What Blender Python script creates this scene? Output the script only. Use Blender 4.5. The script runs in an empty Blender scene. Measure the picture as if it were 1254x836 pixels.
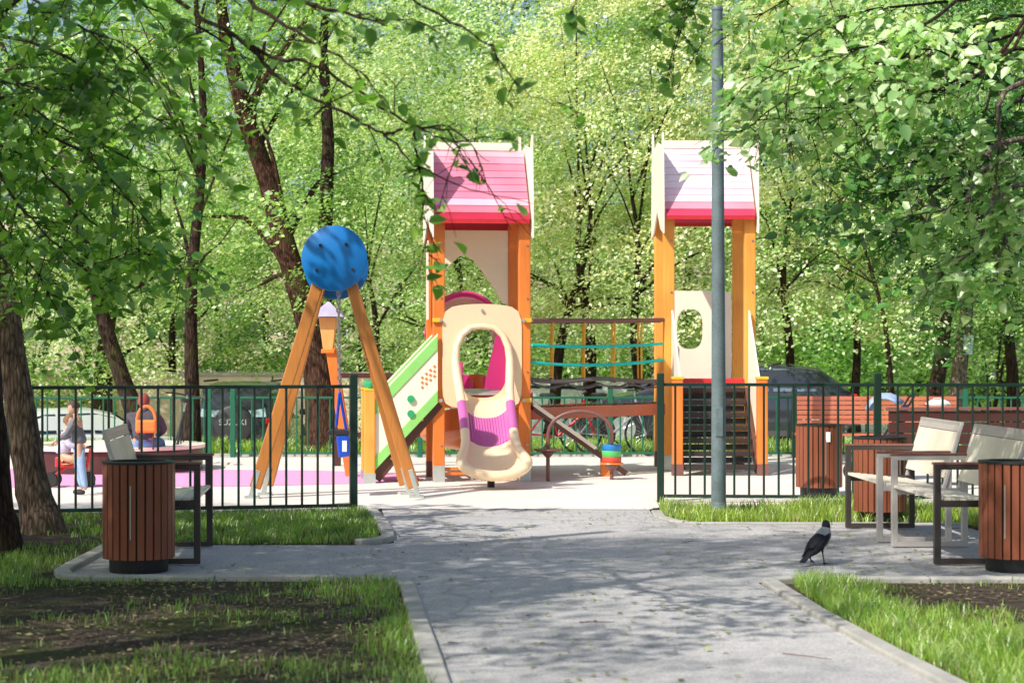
import bpy, bmesh, math, random
import numpy as np
from mathutils import Vector, Matrix, Euler, noise as mnoise

random.seed(7)
RNG = np.random.default_rng(11)
R = math.radians
scn = bpy.context.scene
COL = scn.collection

# ------------------------------------------------------------------ camera maths
FPX, HC, YH, CX = 2300.0, 1.55, 436.0, 627.0
def G(px, py, z=0.0):
    """ground point (at height z) seen at a place of the photograph"""
    Y = FPX * (HC - z) / (py - YH)
    return Vector(((px - CX) / FPX * Y, Y, z))
def D(px, py, Y):
    return Vector(((px - CX) / FPX * Y, Y, HC - (py - YH) / FPX * Y))
def sstep(a, b, x):
    t = min(1, max(0, (x - a) / (b - a))); return t * t * (3 - 2 * t)
def gz(x, y):
    w = 1 - sstep(-1.0, 5.0, x)
    return -max(0.0, min(1.7, 0.13 * (y - 31.5))) * w

# ------------------------------------------------------------------ mesh builder
class MB:
    def __init__(s): s.v = []; s.f = []; s.m = []; s.mi = 0
    def add(s, vs, fs):
        o = len(s.v); s.v += [tuple(v) for v in vs]
        s.f += [tuple(i + o for i in f) for f in fs]; s.m += [s.mi] * len(fs); return s
    def box(s, c, size, rot=None):
        c = Vector(c); h = Vector(size) / 2; M = rot if rot is not None else Matrix.Identity(3)
        vs = [c + M @ Vector((x * h.x, y * h.y, z * h.z)) for x in (-1, 1) for y in (-1, 1) for z in (-1, 1)]
        return s.add(vs, [(0, 1, 3, 2), (4, 6, 7, 5), (0, 4, 5, 1), (2, 3, 7, 6), (0, 2, 6, 4), (1, 5, 7, 3)])
    def beam(s, a, b, w, d, side=(0, 1, 0)):
        """box from a to b, w across, d along 'side'"""
        a = Vector(a); b = Vector(b); z = (b - a).normalized(); y = Vector(side); y = (y - z * y.dot(z)).normalized(); x = y.cross(z)
        M = Matrix((x, y, z)).transposed()
        return s.box((a + b) / 2, (w, d, (b - a).length), M)
    def tube(s, pts, r, n=8, cap=True):
        pts = [Vector(p) for p in pts]; rs = r if isinstance(r, (list, tuple)) else [r] * len(pts)
        up = Vector((0.31, 0.22, 0.93)); vs = []; prev = None
        for i, p in enumerate(pts):
            t = (pts[min(i + 1, len(pts) - 1)] - pts[max(i - 1, 0)]).normalized()
            if prev is None:
                x = t.cross(up)
                if x.length < .1: x = t.cross(Vector((1, 0, 0)))
            else: x = prev - t * prev.dot(t)
            x.normalize(); prev = x; y = t.cross(x)
            for k in range(n):
                a = 2 * math.pi * k / n; vs.append(p + (x * math.cos(a) + y * math.sin(a)) * rs[i])
        fs = [(i * n + k, i * n + (k + 1) % n, (i + 1) * n + (k + 1) % n, (i + 1) * n + k) for i in range(len(pts) - 1) for k in range(n)]
        if cap: fs += [tuple(range(n - 1, -1, -1)), tuple(range((len(pts) - 1) * n, len(pts) * n))]
        return s.add(vs, fs)
    def lathe(s, prof, n=24, c=(0, 0, 0), sx=1, sy=1):
        c = Vector(c); vs = []
        for r, z in prof:
            for k in range(n):
                a = 2 * math.pi * k / n; vs.append(c + Vector((r * sx * math.cos(a), r * sy * math.sin(a), z)))
        m = len(prof)
        fs = [(i * n + k, i * n + (k + 1) % n, (i + 1) * n + (k + 1) % n, (i + 1) * n + k) for i in range(m - 1) for k in range(n)]
        if prof[0][0] > 0: fs.append(tuple(range(n - 1, -1, -1)))
        if prof[-1][0] > 0: fs.append(tuple(range((m - 1) * n, m * n)))
        return s.add(vs, fs)
    def prism(s, poly, fn, th):
        """poly in 2D, fn(u,v,w)->3D, thickness th (w from 0 to th)"""
        n = len(poly)
        vs = [fn(u, v, 0) for u, v in poly] + [fn(u, v, th) for u, v in poly]
        fs = [tuple(range(n - 1, -1, -1)), tuple(range(n, 2 * n))] + [(i, (i + 1) % n, n + (i + 1) % n, n + i) for i in range(n)]
        return s.add(vs, fs)
    def ring_plate(s, outer, inner, fn, th):
        """plate with a hole; outer and inner same count"""
        n = len(outer); L = [outer, inner]; vs = []
        for w in (0, th):
            for q in L: vs += [fn(u, v, w) for u, v in q]
        fs = []
        for i in range(n):
            j = (i + 1) % n
            fs += [(i, n + i, n + j, j), (2 * n + i, 2 * n + j, 3 * n + j, 3 * n + i), (i, j, 2 * n + j, 2 * n + i), (n + i, 3 * n + i, 3 * n + j, n + j)]
        return s.add(vs, fs)
    def build(s, name, mats, parent=None, smooth=False, bevel=0.0, sub=0, fix=True):
        me = bpy.data.meshes.new(name); me.from_pydata(s.v, [], s.f)
        mats = mats if isinstance(mats, (list, tuple)) else [mats]
        for m in mats: me.materials.append(m)
        if len(mats) > 1:
            for p, i in zip(me.polygons, s.m): p.material_index = i
        if fix:
            bm = bmesh.new(); bm.from_mesh(me); bmesh.ops.recalc_face_normals(bm, faces=bm.faces); bm.to_mesh(me); bm.free()
        o = bpy.data.objects.new(name, me); COL.objects.link(o)
        if parent is not None: o.parent = parent
        if smooth:
            for p in me.polygons: p.use_smooth = True
        if bevel:
            b = o.modifiers.new('b', 'BEVEL'); b.width = bevel; b.segments = 2; b.limit_method = 'ANGLE'; b.angle_limit = R(40)
        if sub:
            b = o.modifiers.new('s', 'SUBSURF'); b.levels = sub; b.render_levels = sub
        if smooth and not sub:
            try: me.set_sharp_from_angle(angle=R(42))
            except Exception: pass
        return o

def tag(o, label=None, cat=None, group=None, kind=None):
    if label: o['label'] = label
    if cat: o['category'] = cat
    if group: o['group'] = group
    if kind: o['kind'] = kind
    return o
def empty(name, loc, rz=0.0):
    o = bpy.data.objects.new(name, None); COL.objects.link(o); o.location = loc; o.rotation_euler = (0, 0, rz); o.empty_display_size = .1
    return o
def kids(o): return [c for c in bpy.data.objects if c.parent == o]
def copy_tree(o, parent=None):
    c = o.copy(); COL.objects.link(c); c.parent = parent
    for ch in kids(o): copy_tree(ch, c)
    return c
def np_mesh(name, V, F, mat, smooth=False):
    me = bpy.data.meshes.new(name); k = F.shape[1]
    me.vertices.add(len(V)); me.vertices.foreach_set('co', np.ascontiguousarray(V, dtype=np.float32).ravel())
    me.loops.add(F.size); me.loops.foreach_set('vertex_index', np.ascontiguousarray(F, dtype=np.int32).ravel())
    me.polygons.add(len(F)); me.polygons.foreach_set('loop_start', np.arange(0, F.size, k, dtype=np.int32))
    me.update(calc_edges=True); me.materials.append(mat)
    return me

# ------------------------------------------------------------------ materials
def lin(c):
    return tuple(((x / 12.92) if x <= .04045 else ((x + .055) / 1.055) ** 2.4) for x in (v / 255 for v in c)) + (1,)
class NT:
    def __init__(s, name):
        s.mat = bpy.data.materials.new(name); s.mat.use_nodes = True; s.n = s.mat.node_tree.nodes; s.l = s.mat.node_tree.links; s.n.clear()
        s.out = s.n.new('ShaderNodeOutputMaterial')
    def new(s, t, **k):
        n = s.n.new('ShaderNode' + t)
        for a, b in k.items(): setattr(n, a, b)
        return n
    def link(s, a, b): s.l.new(a, b)
    def coord(s, scale=(1, 1, 1), kind='Object'):
        tc = s.new('TexCoord'); mp = s.new('Mapping'); mp.inputs['Scale'].default_value = scale
        s.link(tc.outputs[kind], mp.inputs['Vector']); return mp.outputs[0]
    def noise(s, vec, scale, detail=4, rough=.55):
        n = s.new('TexNoise'); n.inputs['Scale'].default_value = scale; n.inputs['Detail'].default_value = detail; n.inputs['Roughness'].default_value = rough
        if vec is not None: s.link(vec, n.inputs['Vector'])
        return n.outputs['Fac']
    def ramp(s, fac, stops):
        r = s.new('ValToRGB'); cr = r.color_ramp
        cr.elements[0].position = stops[0][0]; cr.elements[0].color = stops[0][1]
        cr.elements[1].position = stops[-1][0]; cr.elements[1].color = stops[-1][1]
        for p, c in stops[1:-1]:
            e = cr.elements.new(p); e.color = c
        s.link(fac, r.inputs[0]); return r.outputs[0]
    def mix(s, fac, a, b, mode='MIX'):
        m = s.new('Mix', data_type='RGBA', blend_type=mode)
        for inp, v in ((m.inputs[0], fac), (m.inputs[6], a), (m.inputs[7], b)):
            if hasattr(v, 'links'): s.link(v, inp)
            elif isinstance(v, (int, float)): inp.default_value = v
            else: inp.default_value = v
        return m.outputs[2]
    def bump(s, h, strength=.3, dist=.01):
        b = s.new('Bump'); b.inputs['Strength'].default_value = strength; b.inputs['Distance'].default_value = dist
        s.link(h, b.inputs['Height']); return b.outputs[0]
    def principled(s, col, rough=.6, metal=0, nrm=None, spec=.5, coat=0, trans=0):
        p = s.new('BsdfPrincipled')
        if hasattr(col, 'links'): s.link(col, p.inputs['Base Color'])
        else: p.inputs['Base Color'].default_value = col
        if hasattr(rough, 'links'): s.link(rough, p.inputs['Roughness'])
        else: p.inputs['Roughness'].default_value = rough
        p.inputs['Metallic'].default_value = metal; p.inputs['Specular IOR Level'].default_value = spec
        p.inputs['Coat Weight'].default_value = coat; p.inputs['Transmission Weight'].default_value = trans
        if nrm is not None: s.link(nrm, p.inputs['Normal'])
        s.link(p.outputs[0], s.out.inputs[0]); return s.mat
def sc(c, k): return (min(1, c[0] * k), min(1, c[1] * k), min(1, c[2] * k), 1)

def m_plain(name, col, rough=.5, metal=0, var=.18, scale=6, coat=0, bump=.08, spec=.5):
    t = NT(name); v = t.coord(); n = t.noise(v, scale, 5); n2 = t.noise(v, scale * 9, 3)
    f = t.mix(.35, n, n2)
    c = t.ramp(f, [(.3, sc(col, 1 - var)), (.7, sc(col, 1 + var))])
    return t.principled(c, rough, metal, t.bump(n2, bump, .004), spec, coat)
def m_wood(name, col, axis=2, rough=.45, var=.28, coat=.15):
    t = NT(name); s = [26, 26, 26]; s[axis] = 1.6
    v = t.coord(tuple(s)); n = t.noise(v, 1.6, 6, .65); big = t.noise(t.coord(), 1.3, 2)
    c = t.ramp(n, [(.25, sc(col, 1 - var * 1.5)), (.5, col), (.8, sc(col, 1 + var))])
    c = t.mix(.6, c, t.ramp(big, [(.3, sc(col, .62)), (.5, sc(col, .95)), (.72, sc(col, 1.25))]))
    return t.principled(c, rough, 0, t.bump(n, .25, .003), .4, coat)
def m_bark(name, a, b):
    t = NT(name); v = t.coord((9, 9, 1.6)); n = t.noise(v, 3.0, 7, .65)
    vo = t.new('TexVoronoi', feature='DISTANCE_TO_EDGE'); vo.inputs['Scale'].default_value = 3.2; t.link(v, vo.inputs['Vector'])
    c = t.ramp(n, [(.3, a), (.55, sc(b, .7)), (.75, b)])
    f = t.ramp(vo.outputs[0], [(.0, (.35, .35, .35, 1)), (.25, (1, 1, 1, 1))])
    c = t.mix(1.0, c, f, 'MULTIPLY')
    moss = t.noise(t.coord(), 2.2, 4)
    c = t.mix(t.ramp(moss, [(.55, (0, 0, 0, 1)), (.75, (.6, .6, .6, 1))]), c, (.07, .09, .02, 1))
    h = t.mix(.5, vo.outputs[0], n)
    return t.principled(c, .92, 0, t.bump(h, .9, .035), .15)
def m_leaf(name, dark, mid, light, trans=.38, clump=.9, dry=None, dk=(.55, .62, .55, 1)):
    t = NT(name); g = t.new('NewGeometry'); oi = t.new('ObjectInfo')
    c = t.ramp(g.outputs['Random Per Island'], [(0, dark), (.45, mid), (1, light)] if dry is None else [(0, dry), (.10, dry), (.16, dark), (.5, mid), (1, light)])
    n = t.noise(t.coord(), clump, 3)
    c = t.mix(1.0, c, t.ramp(n, [(.34, dk), (.5, (1, 1, 1, 1)), (.7, (1.0, 1.0, .9, 1))]), 'MULTIPLY')  # patchy darkening painted in as shade between leaf clumps
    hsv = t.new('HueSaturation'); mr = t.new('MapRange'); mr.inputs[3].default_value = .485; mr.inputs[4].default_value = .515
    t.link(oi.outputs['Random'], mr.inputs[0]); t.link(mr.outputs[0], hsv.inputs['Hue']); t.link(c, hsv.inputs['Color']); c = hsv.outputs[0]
    d = t.new('BsdfDiffuse'); tr = t.new('BsdfTranslucent'); gl = t.new('BsdfGlossy'); gl.inputs['Roughness'].default_value = .42
    gl.inputs['Color'].default_value = (1, 1, 1, 1)
    t.link(c, d.inputs[0]); t.link(t.mix(1.0, c, (1.25, 1.3, .6, 1), 'MULTIPLY'), tr.inputs[0])
    m1 = t.new('MixShader'); m1.inputs[0].default_value = trans; t.link(d.outputs[0], m1.inputs[1]); t.link(tr.outputs[0], m1.inputs[2])
    m2 = t.new('MixShader'); m2.inputs[0].default_value = .07; t.link(m1.outputs[0], m2.inputs[1]); t.link(gl.outputs[0], m2.inputs[2])
    t.link(m2.outputs[0], t.out.inputs[0]); return t.mat

ORANGE = (.86, .23, .04, 1)
M = {}
M['post'] = m_wood('orange stained wood', ORANGE)
M['post_pale'] = m_wood('pale orange wood', (.98, .39, .07, 1))  # paler orange, on the right tower posts and left newels
M['leg_wood'] = m_wood('brown varnished timber', (.52, .20, .045, 1))
M['brown'] = m_plain('dark brown board', (.10, .035, .025, 1), .5)
M['cream'] = m_plain('cream panel', (.95, .74, .48, 1), .4, var=.07)
M['cream_slide'] = m_plain('cream plastic', (.90, .68, .44, 1), .3, var=.04, coat=.25, bump=.02)
M['cream_pale'] = m_plain('pale cream board', (.95, .86, .70, 1), .45, var=.05)
M['cream_arch'] = m_plain('bright cream board', (1.0, .86, .60, 1), .45, var=.04)
M['magenta'] = m_plain('magenta plastic', (.72, .05, .25, 1), .3, var=.05, coat=.3, bump=.02)
M['violet'] = m_plain('purple pink plastic', (.58, .13, .38, 1), .35, var=.05, coat=.2, bump=.02)
M['coil'] = m_plain('orange plastic', (.75, .22, .05, 1), .35, var=.08, bump=.02)
M['red'] = m_plain('red board', (.62, .03, .035, 1), .4)
M['green_l'] = m_plain('bright green board', (.30, .70, .18, 1), .4, var=.08)
M['green_ball'] = m_plain('green plastic cap', (.03, .42, .16, 1), .35)
M['yellow'] = m_plain('yellow plastic cap', (.85, .52, .03, 1), .35)
M['blue'] = m_plain('blue painted disc', (.008, .18, .52, 1), .35, var=.06, scale=3, bump=.03)
M['blue_seat'] = m_plain('blue rubber', (.01, .08, .55, 1), .4)
M['black'] = m_plain('black rubber', (.018, .018, .02, 1), .6)
M['steel'] = m_plain('galvanised steel', (.55, .60, .58, 1), .35, .6, var=.12, scale=14)
M['chain'] = m_plain('chain steel', (.42, .42, .42, 1), .35, .8)
M['pole'] = m_plain('grey painted lamp pole', (.15, .20, .21, 1), .5, .1, var=.35, scale=5)
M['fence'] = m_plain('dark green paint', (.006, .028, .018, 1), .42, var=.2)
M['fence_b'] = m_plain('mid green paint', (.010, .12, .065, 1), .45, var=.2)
M['slat'] = m_wood('red brown bin slats', (.27, .08, .037, 1), rough=.5, var=.32)
M['slat_red'] = m_wood('red bench slats', (.60, .18, .10, 1), axis=0, var=.25)
M['slat_dark'] = m_wood('maroon boards', (.08, .028, .022, 1), axis=0, var=.2)
M['liner'] = m_plain('black metal', (.022, .022, .022, 1), .5, .2)
M['bench_metal'] = m_plain('bronze grey metal', (.060, .050, .046, 1), .4, .25, var=.15)
M['bench_light'] = m_plain('light grey metal', (.55, .51, .48, 1), .4, .25, var=.1)
M['bench_slat'] = m_wood('pale bench slats', (.80, .72, .60, 1), axis=1, var=.12)
M['bench_sheet'] = m_wood('cream ribbed sheet', (.86, .76, .60, 1), axis=2, var=.10)
M['concrete'] = m_plain('kerb concrete', (.42, .40, .36, 1), .9, var=.22, scale=3, bump=.4)
M['rope_teal'] = m_plain('teal rope', (.01, .62, .52, 1), .7)
M['rope_yellow'] = m_plain('yellow rope', (.85, .42, .03, 1), .7)
M['rope_dark'] = m_plain('grey rope', (.16, .13, .13, 1), .8)
M['step'] = m_plain('dark step board', (.035, .02, .017, 1), .55)
M['brown_pipe'] = m_plain('brown pipe', (.20, .085, .07, 1), .4)
M['white'] = m_plain('white paint', (.85, .85, .85, 1), .4, var=.03)
M['notice'] = m_plain('pale green notice', (.55, .72, .66, 1), .6)
M['roofgrey'] = m_plain('lilac grey roof', (.42, .38, .50, 1), .5)
M['orange_plain'] = m_plain('light orange', (.92, .45, .14, 1), .45)

# ------------------------------------------------------------------ world, sun, camera
SUN = Vector((-.50, -.50, .72)).normalized()
w = bpy.data.worlds.new('World'); scn.world = w; w.use_nodes = True
nt = w.node_tree; bg = nt.nodes['Background']; sky = nt.nodes.new('ShaderNodeTexSky'); sky.sky_type = 'NISHITA'; sky.sun_disc = False
sky.sun_elevation = math.asin(SUN.z); sky.sun_rotation = math.atan2(SUN.x, SUN.y); sky.air_density = 1.0; sky.dust_density = 2.0; sky.ozone_density = 1.0
nt.links.new(sky.outputs[0], bg.inputs[0]); bg.inputs[1].default_value = .15
sl = bpy.data.lights.new('sun', 'SUN'); sl.energy = 5.0; sl.angle = R(.6); sl.color = (1, .955, .88)
so = bpy.data.objects.new('sun', sl); COL.objects.link(so); so.rotation_euler = (-SUN).to_track_quat('-Z', 'Y').to_euler(); so.location = (-20, -12, 30)
cd = bpy.data.cameras.new('camera'); cam = bpy.data.objects.new('camera', cd); COL.objects.link(cam); scn.camera = cam
cam.location = (0, 0, HC); cam.rotation_euler = (R(90), 0, 0); cd.sensor_width = 36; cd.lens = FPX / 1254 * 36
cd.shift_y = (YH - 418) / 1254; cd.clip_end = 2000; cd.clip_start = .1
cd.dof.use_dof = True; cd.dof.focus_distance = 19.5; cd.dof.aperture_fstop = 3.2
scn.view_settings.view_transform = 'Standard'; scn.view_settings.look = 'None'; scn.view_settings.exposure = 0; scn.view_settings.gamma = 1
scn.cycles.max_bounces = 5; scn.cycles.diffuse_bounces = 3; scn.cycles.transmission_bounces = 4; scn.cycles.transparent_max_bounces = 4

# ------------------------------------------------------------------ ground
def sheet(name, x0, x1, y0, y1, nx, ny, dz, mat):
    xs = np.linspace(x0, x1, nx); ys = np.linspace(y0, y1, ny)
    V = np.array([(x, y, gz(x, y) + dz) for y in ys for x in xs]); F = []
    for j in range(ny - 1):
        for i in range(nx - 1): F.append((j * nx + i, j * nx + i + 1, (j + 1) * nx + i + 1, (j + 1) * nx + i))
    o = bpy.data.objects.new(name, np_mesh(name, V, np.array(F), mat)); COL.objects.link(o)
    return tag(o, kind='structure')
def m_soil():
    t = NT('dark soil with short grass'); v = t.coord(); a = t.noise(v, .9, 5); b = t.noise(v, 9, 6, .7); c3 = t.noise(v, 45, 4, .7)
    soil = t.ramp(t.mix(.5, b, c3), [(.38, (.028, .021, .017, 1)), (.54, (.095, .073, .056, 1)), (.68, (.26, .21, .16, 1))])
    gr = t.ramp(c3, [(.3, (.03, .035, .015, 1)), (.7, (.10, .12, .035, 1))])
    c = t.mix(t.ramp(a, [(.46, (0, 0, 0, 1)), (.62, (.8, .8, .8, 1))]), soil, gr)
    return t.principled(c, .95, 0, t.bump(t.mix(.5, b, c3), .9, .03), .1)
def m_asphalt():
    t = NT('worn grey asphalt'); v = t.coord(); a = t.noise(v, .55, 5); b = t.noise(v, 5, 6, .6); c3 = t.noise(v, 75, 4, .85)
    c = t.ramp(t.mix(.45, a, b), [(.32, (.31, .29, .28, 1)), (.5, (.49, .465, .445, 1)), (.66, (.68, .64, .60, 1))])
    c = t.mix(.5, c, t.ramp(c3, [(.36, (.10, .10, .105, 1)), (.5, (.42, .41, .41, 1)), (.64, (.82, .79, .77, 1))]))
    # cracks
    wv = t.new('TexNoise'); wv.inputs['Scale'].default_value = 1.5; t.link(v, wv.inputs['Vector'])
    vo = t.new('TexVoronoi', feature='DISTANCE_TO_EDGE'); vo.inputs['Scale'].default_value = .22
    ad = t.new('VectorMath', operation='MULTIPLY_ADD'); ad.inputs[1].default_value = (.7, .7, .7)
    t.link(wv.outputs['Color'], ad.inputs[0]); t.link(v, ad.inputs[2]); t.link(ad.outputs[0], vo.inputs['Vector'])
    c = t.mix(1.0, c, t.ramp(vo.outputs[0], [(.0, (.74, .74, .74, 1)), (.006, (1, 1, 1, 1))]), 'MULTIPLY')
    return t.principled(c, .9, 0, t.bump(c3, .5, .006), .25)
def m_play():
    t = NT('pale sandy rubber surface'); v = t.coord(); a = t.noise(v, .7, 4); c3 = t.noise(v, 40, 4, .7)
    c = t.ramp(t.mix(.4, a, c3), [(.3, (.68, .60, .52, 1)), (.7, (.88, .81, .73, 1))])
    return t.principled(c, .9, 0, t.bump(c3, .3, .005), .2)
def m_pink():
    t = NT('pink rubber surface'); v = t.coord(); c3 = t.noise(v, 40, 4, .7)
    return t.principled(t.ramp(c3, [(.3, (.72, .30, .52, 1)), (.7, (.86, .42, .66, 1))]), .9, 0, None, .2)
SOIL = m_soil(); ASPH = m_asphalt()
g0 = sheet('ground', -60, 60, -10, 90, 121, 101, 0, SOIL)
far = sheet('terrain', -900, 900, 89.9, 1500, 3, 3, -.01, SOIL)

def flat(name, pts, z, mat, h=0.0):
    b = MB(); n = len(pts)
    b.add([(x, y, z) for x, y in pts], [tuple(range(n))]); o = b.build(name, mat, fix=False)
    if o.data.polygons[0].normal.z < 0: o.data.flip_normals()
    return tag(o, kind='structure')
EL = [(-1.32, 19.0), (-1.18, 17.6), (-1.02, 16.2), (-.98, 15.55), (-1.15, 15.35)]      # upper left bend of the path
ER = [(1.38, 18.9), (1.36, 18.0), (1.46, 17.5), (1.70, 17.25)]
path = [(.10, 2.0), (-.02, 6), (-.33, 9.3), (-.51, 11.18), (-.66, 12.7), (-.74, 12.95), (-.95, 13.1), (-2.92, 13.05), (-3.13, 13.2), (-3.2, 13.4), (-3.24, 15.38)] + EL[::-1] + \
       ER + [(4.1, 17.2), (4.15, 16.2), (4.6, 15.6), (4.6, 12.95), (1.9, 12.95), (1.68, 12.8), (1.78, 11.2), (1.92, 9.6), (2.05, 8.4), (2.4, 6), (2.9, 2)]
flat('path', path, .006, ASPH)
flat('playground_surface', [(-14, 18.25), (-1.40, 18.75), (-1.32, 19.0), (1.38, 18.9), (1.5, 19.15), (14, 19.25), (14, 28.9), (-14, 28.9)], .010, m_play())
flat('pink_surface', [(-14, 21.9), (-6, 22.1), (-3.2, 22.2), (-1.6, 22.8), (-1.1, 23.5), (-1.3, 24.6), (-2.6, 25.3), (-6, 25.7), (-14, 25.8)], .014, m_pink())
sheet('road', -60, 60, 31.6, 46.5, 61, 31, .004, m_play())

def kerb(pts, w=.11, z0=-.05, z1=.04, closed=False, name='kerb'):
    b = MB(); P = [Vector((x, y, 0)) for x, y in pts]
    # resample to stones of ~1 m
    for i in range(len(P) - 1):
        a, c = P[i], P[i + 1]; L = (c - a).length; n = max(1, round(L / 1.0)); d = (c - a) / n
        for k in range(n):
            p, q = a + d * k, a + d * (k + 1); t = d.normalized() * (.003 if L > .5 else -.012)
            jit = random.uniform(-.004, .004)
            b.beam(p + t + Vector((0, 0, (z0 + z1) / 2 + jit)), q - t + Vector((0, 0, (z0 + z1) / 2 + jit)), w, z1 - z0, (0, 0, 1))
    o = b.build(name, M['concrete'], bevel=.012); return tag(o, kind='structure')
kerb([(.04, 2.0), (-.08, 6), (-.39, 9.3), (-.57, 11.18), (-.70, 12.6), (-.78, 12.84), (-.95, 12.96), (-1.2, 13.0), (-2.9, 13.0), (-3.12, 13.12), (-3.2, 13.35), (-3.26, 15.3)])
kerb([(-1.38, 18.5), (-1.24, 17.6), (-1.08, 16.3), (-1.04, 15.75), (-1.10, 15.55), (-1.26, 15.44)], z1=.05)
kerb([(4.7, 12.9), (1.95, 12.9), (1.75, 12.78), (1.83, 11.2), (1.97, 9.6), (2.10, 8.4), (2.45, 6), (2.95, 2)])
kerb([(1.44, 18.7), (1.42, 18.05), (1.52, 17.6), (1.74, 17.32), (4.15, 17.27)], z1=.02)
kerb([(-14, 18.2), (-1.7, 18.75)], w=.14, z1=.03)
kerb([(1.6, 19.15), (14, 19.25)], w=.14, z1=.03)
kerb([(-14, 28.95), (14, 28.95)], w=.14, z1=.05)

# ------------------------------------------------------------------ grass and litter (stuff)
def inpoly(x, y, P):
    c = np.zeros(x.shape, bool); n = len(P)
    for i in range(n):
        x1, y1 = P[i]; x2, y2 = P[(i + 1) % n]
        if y1 == y2: continue
        cond = ((y1 > y) != (y2 > y)) & (x < (x2 - x1) * (y - y1) / (y2 - y1) + x1); c ^= cond
    return c
def vnoise(x, y, s, seed=0):
    return np.array([mnoise.noise(Vector((a * s + seed, b * s - seed, seed * .3))) for a, b in zip(x, y)])
def grass(name, poly, n, h, wdt, mat, dens=None, label=None, seed=1):
    rg = np.random.default_rng(seed); P = np.array(poly); lo, hi = P.min(0), P.max(0)
    x = rg.uniform(lo[0], hi[0], n); y = rg.uniform(lo[1], hi[1], n); k = inpoly(x, y, poly); x, y = x[k], y[k]
    nz = vnoise(x, y, 1.3, seed); nz2 = vnoise(x, y, 5.0, seed + 3)
    d = np.clip(.5 + 1.1 * nz + .5 * nz2, 0, 1)
    if dens is not None: d = np.clip(dens(x, y) + .55 * nz + .45 * nz2, 0, 1)
    k = rg.random(len(x)) < d; x, y, d = x[k], y[k], d[k]; n = len(x)
    hh = h * rg.uniform(.35, 1.15, n) * (.5 + .7 * d); ang = rg.uniform(0, 2 * np.pi, n); lean = rg.uniform(.1, .75, n) * hh
    ww = wdt * rg.uniform(.6, 1.3, n); la = rg.uniform(0, 2 * np.pi, n)
    z = np.array([gz(a, b) for a, b in zip(x, y)])
    dx, dy = np.cos(ang) * ww, np.sin(ang) * ww; lx, ly = np.cos(la) * lean, np.sin(la) * lean
    V = np.zeros((n, 5, 3))
    V[:, 0] = np.c_[x - dx, y - dy, z - .005]; V[:, 1] = np.c_[x + dx, y + dy, z - .005]
    V[:, 2] = np.c_[x + dx * .8 + lx * .35, y + dy * .8 + ly * .35, z + hh * .6]; V[:, 3] = np.c_[x - dx * .8 + lx * .35, y - dy * .8 + ly * .35, z + hh * .6]
    V[:, 4] = np.c_[x + lx, y + ly, z + hh]
    b = (np.arange(n) * 5)[:, None]
    F = np.concatenate([b + [0, 1, 2], b + [0, 2, 3], b + [3, 2, 4]])
    o = bpy.data.objects.new(name, np_mesh(name, V.reshape(-1, 3), F, mat)); COL.objects.link(o)
    return tag(o, label, 'grass', kind='stuff')
GR = m_leaf('grass blades', (.13, .25, .03, 1), (.25, .44, .05, 1), (.42, .60, .12, 1), trans=.45, clump=2.5, dry=(.34, .28, .14, 1))
GRY = m_leaf('sunny grass blades', (.20, .38, .04, 1), (.36, .58, .07, 1), (.56, .74, .16, 1), trans=.45, clump=2.5, dry=(.50, .44, .22, 1))  # brighter copy of the grass, sunlight put into the blade colours
def d_left(x, y):
    edge = np.exp(-((x + .65 + (y - 12) * .09) ** 2) / .10) * 1.0      # lush near the kerb
    low = np.clip((10.3 - y) / 1.6, 0, 1) * .55
    far_ = np.clip((x + 3.0) / -.6, 0, 1) * .55
    return -.06 + np.maximum(np.maximum(edge, low), far_) * .8 + np.exp(-((y - 12.75) ** 2) / .02) * .3
grass('grass', [(-4.4, 7.6), (-.25, 7.6), (-.45, 9.3), (-.63, 11.18), (-.8, 12.75), (-1, 12.93), (-3, 12.93), (-3.3, 13.2), (-3.3, 15.4), (-5.2, 15.4)], 130000, .085, .003, GR, d_left, 'patchy grass over dark soil left of the near path', 2)
def d_right(x, y):
    edge = np.exp(-((x - 2.15 + (y - 10) * .05) ** 2) / .16); low = np.clip((10.9 - y) / 1.2, 0, 1) * .9
    return -.08 + np.maximum(edge, low)
grass('grass', [(2.2, 8), (4.2, 8), (5, 12.8), (1.9, 12.8), (1.9, 11.2), (2.05, 9.6)], 60000, .105, .0035, GRY, d_right, 'bright grass at the near right corner beyond the slanted kerb', 3)
grass('grass', [(-6, 15.5), (-1.3, 15.5), (-1.13, 15.9), (-1.3, 17.6), (-1.46, 18.6), (-7, 18.1)], 60000, .085, .005, GR, lambda x, y: .22 + np.clip((x + 3.3) * .35, -.25, .4), 'grass strip between left bench and fence', 4)
grass('grass', [(1.48, 18.6), (1.48, 18.1), (1.58, 17.65), (1.8, 17.36), (4.2, 17.32), (4.25, 16.2), (4.7, 15.7), (8, 15.7), (8, 19.15), (1.5, 19.1)], 80000, .14, .005, GRY, lambda x, y: .62 + 0 * x, 'long sunny grass around the lamp pole base', 5)
grass('grass', [(-14, 29.1), (14, 29.1), (14, 31.6), (-14, 31.6)], 70000, .20, .012, GRY, lambda x, y: .6 + 0 * x, 'grass verge behind the playground', 6)
grass('grass', [(-22, 46.6), (22, 46.6), (22, 58), (-22, 58)], 50000, .4, .03, GRY, lambda x, y: .7 + 0 * x, 'rough grass beyond the parked cars', 8)

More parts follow.
